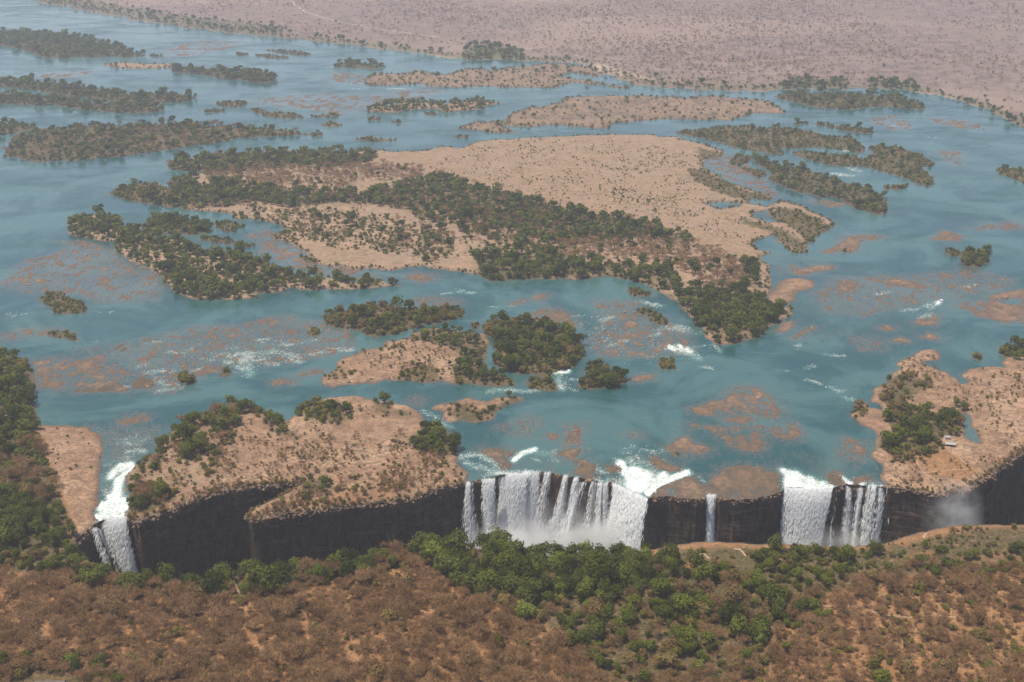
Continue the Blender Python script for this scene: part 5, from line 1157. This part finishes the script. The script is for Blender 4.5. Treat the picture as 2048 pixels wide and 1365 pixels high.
hut(place(102, 1380), .05, 11, 24, 3.4, 4.2, "thatch", "white", "grey thatched building at the bottom edge among green trees", "building", "thatched_building")
hut(place(1641, 163), .2, 8, 13, 4, 2.2, "metal", "white", "white lodge roof among trees on the far bank", "lodge", "lodge")
hut(place(1632, 170), -.2, 7, 9, 3.5, 2.0, "metal", "white", "smaller white lodge building by the far shore", "lodge", "lodge")

# boat with its wake
bx_, by_ = W(1883, 603); b0 = empty("motorboat", (float(bx_), float(by_), .0), math.radians(38), label="small white motorboat speeding across the right-hand channel", category="boat")
b = MB(); st = [(-4.6, 1.25, .75), (-2, 1.4, .8), (1.5, 1.3, .95), (3.6, .75, 1.15), (4.9, .06, 1.35)]
V = []
for xx, hw, top in st: V += [(xx, -hw, top), (xx, -hw*.72, -.25), (xx, 0, -.4), (xx, hw*.72, -.25), (xx, hw, top)]
Fc = [(i*5+j, i*5+j+1, i*5+j+6, i*5+j+5) for i in range(4) for j in range(4)] + [(0, 4, 3, 2, 1)]
b.add(V, Fc); hull = obj("hull", b.mesh("hull", [M["white"]]), b0)
b = MB(); b.add([(-4.5, -1.1, .55), (1.5, -1.15, .6), (1.5, 1.15, .6), (-4.5, 1.1, .55)], [(0, 1, 2, 3)]); obj("deck", b.mesh("deck", [M["wood"]]), b0)
b = MB(); b.box((2.6, 0, 1.05), (2.0, 1.5, .12)); obj("foredeck", b.mesh("foredeck", [M["white"]]), b0)
cn = MB(); cn.box((-1.2, 0, 2.65), (4.2, 2.4, .12)); canopy = obj("canopy", cn.mesh("canopy", [M["white"]]), b0)
for xx in (-3.1, .7):
    for yy in (-1.05, 1.05):
        b = MB(); b.tube((xx, yy, .6), (xx, yy, 2.62), .05, .05, 5); obj("canopy_post", b.mesh("canopy_post", [M["metal"]]), b0)
for xx in (-2.6, -1.2, .2):
    b = MB(); b.box((xx, 0, .85), (.5, 1.9, .4)); b.box((xx-.28, 0, 1.2), (.12, 1.9, .6)); obj("seat", b.mesh("seat", [M["wood"]]), b0)
b = MB(); b.box((-4.9, 0, .95), (.5, .5, .7)); b.box((-4.95, 0, .2), (.22, .2, .9)); obj("outboard_motor", b.mesh("outboard_motor", [M["rubber"]]), b0)

# truck on the far road
tx, ty, tz = place(598, 17); t0 = empty("truck", (tx, ty, tz+.6), math.radians(150), label="white truck on the dirt road beyond the far bank", category="truck")
for nm, c, d, mt in (("cargo_box", (-1.5, 0, 2.4), (6.5, 2.5, 2.8), "white"), ("cab", (3.2, 0, 1.9), (2.2, 2.3, 2.2), "white"), ("windscreen", (4.33, 0, 2.4), (.06, 2.0, .8), "dglass"), ("chassis", (0, 0, .75), (8.4, 1.2, .3), "rubber")):
    b = MB(); b.box(c, d); obj(nm, b.mesh(nm, [M[mt]]), t0)
for xx in (-3.4, -2.2, 3.1):
    for yy in (-1.05, 1.05):
        b = MB(); b.tube((xx, yy-.15, .5), (xx, yy+.15, .5), .5, .5, 12); obj("wheel", b.mesh("wheel", [M["rubber"]]), t0)

# ------------------------------------------------------------------ spray and haze
def spray_mat(name, dens, z0, z1):
    k = N(name); g = k.pos(); sx = k.n("ShaderNodeSeparateXYZ"); k.put(sx.inputs[0], g)
    tc = k.n("ShaderNodeTexCoord"); ln = k.n("ShaderNodeVectorMath", operation='LENGTH'); k.put(ln.inputs[0], tc.outputs["Object"])
    n = k.noise(g, .035, 4, .6)
    d = k.math('MULTIPLY', k.ramp(ln.outputs["Value"], .25, 1.0, 1, 0), k.ramp(n, .3, .7))
    d = k.math('MULTIPLY', d, dens)
    v = k.n("ShaderNodeVolumePrincipled"); v.inputs["Color"].default_value = (1, 1, 1, 1); k.put(v.inputs["Density"], d); v.inputs["Anisotropy"].default_value = .2
    return k.done(None, v.outputs[0])
def spray(label, u, v, dy, r, dens):
    import bmesh
    bm = bmesh.new(); bmesh.ops.create_icosphere(bm, subdivisions=3, radius=1.0); me = bpy.data.meshes.new("spray"); bm.to_mesh(me); bm.free()
    yy = float(W(u, 965)[1]) - dy; X, Z = onY(u, v, yy)
    me.materials.append(spray_mat("spray", dens, 0, 1))
    o = obj("spray", me, label=label, category="spray", kind="stuff"); o.location = (float(X), yy, float(Z)); o.scale = r
SPRAY = True
if SPRAY:
    spray("white spray boiling up below the broad curtain", 1050, 1108, 24, (80, 28, 46), .22)
    spray("white spray at the foot of the great right-hand chute", 1200, 1112, 24, (66, 26, 50), .22)
    spray("faint mist drifting up in front of the main falls", 1130, 1070, 40, (120, 34, 62), .012)
    spray("mist at the foot of the right-hand falls", 1640, 1098, 26, (85, 22, 34), .05)
    spray("thin plume of mist at the far right end of the gorge", 1905, 1040, 26, (38, 24, 56), .08)
    spray("mist at the foot of the narrow cataract", 262, 1146, 10, (22, 12, 26), .12)
b = MB(); X0 = 17000.0
b.box((0, 7000, 293), (2*X0, 26000, 814)); hz = N("haze")
vp = hz.n("ShaderNodeVolumePrincipled"); vp.inputs["Color"].default_value = (.86, .885, .97, 1); vp.inputs["Density"].default_value = HAZE; vp.inputs["Anisotropy"].default_value = .42
hm = hz.done(None, vp.outputs[0]); obj("haze", b.mesh("haze", [hm]), label="pale haze over the whole river plain", category="haze", kind="stuff")
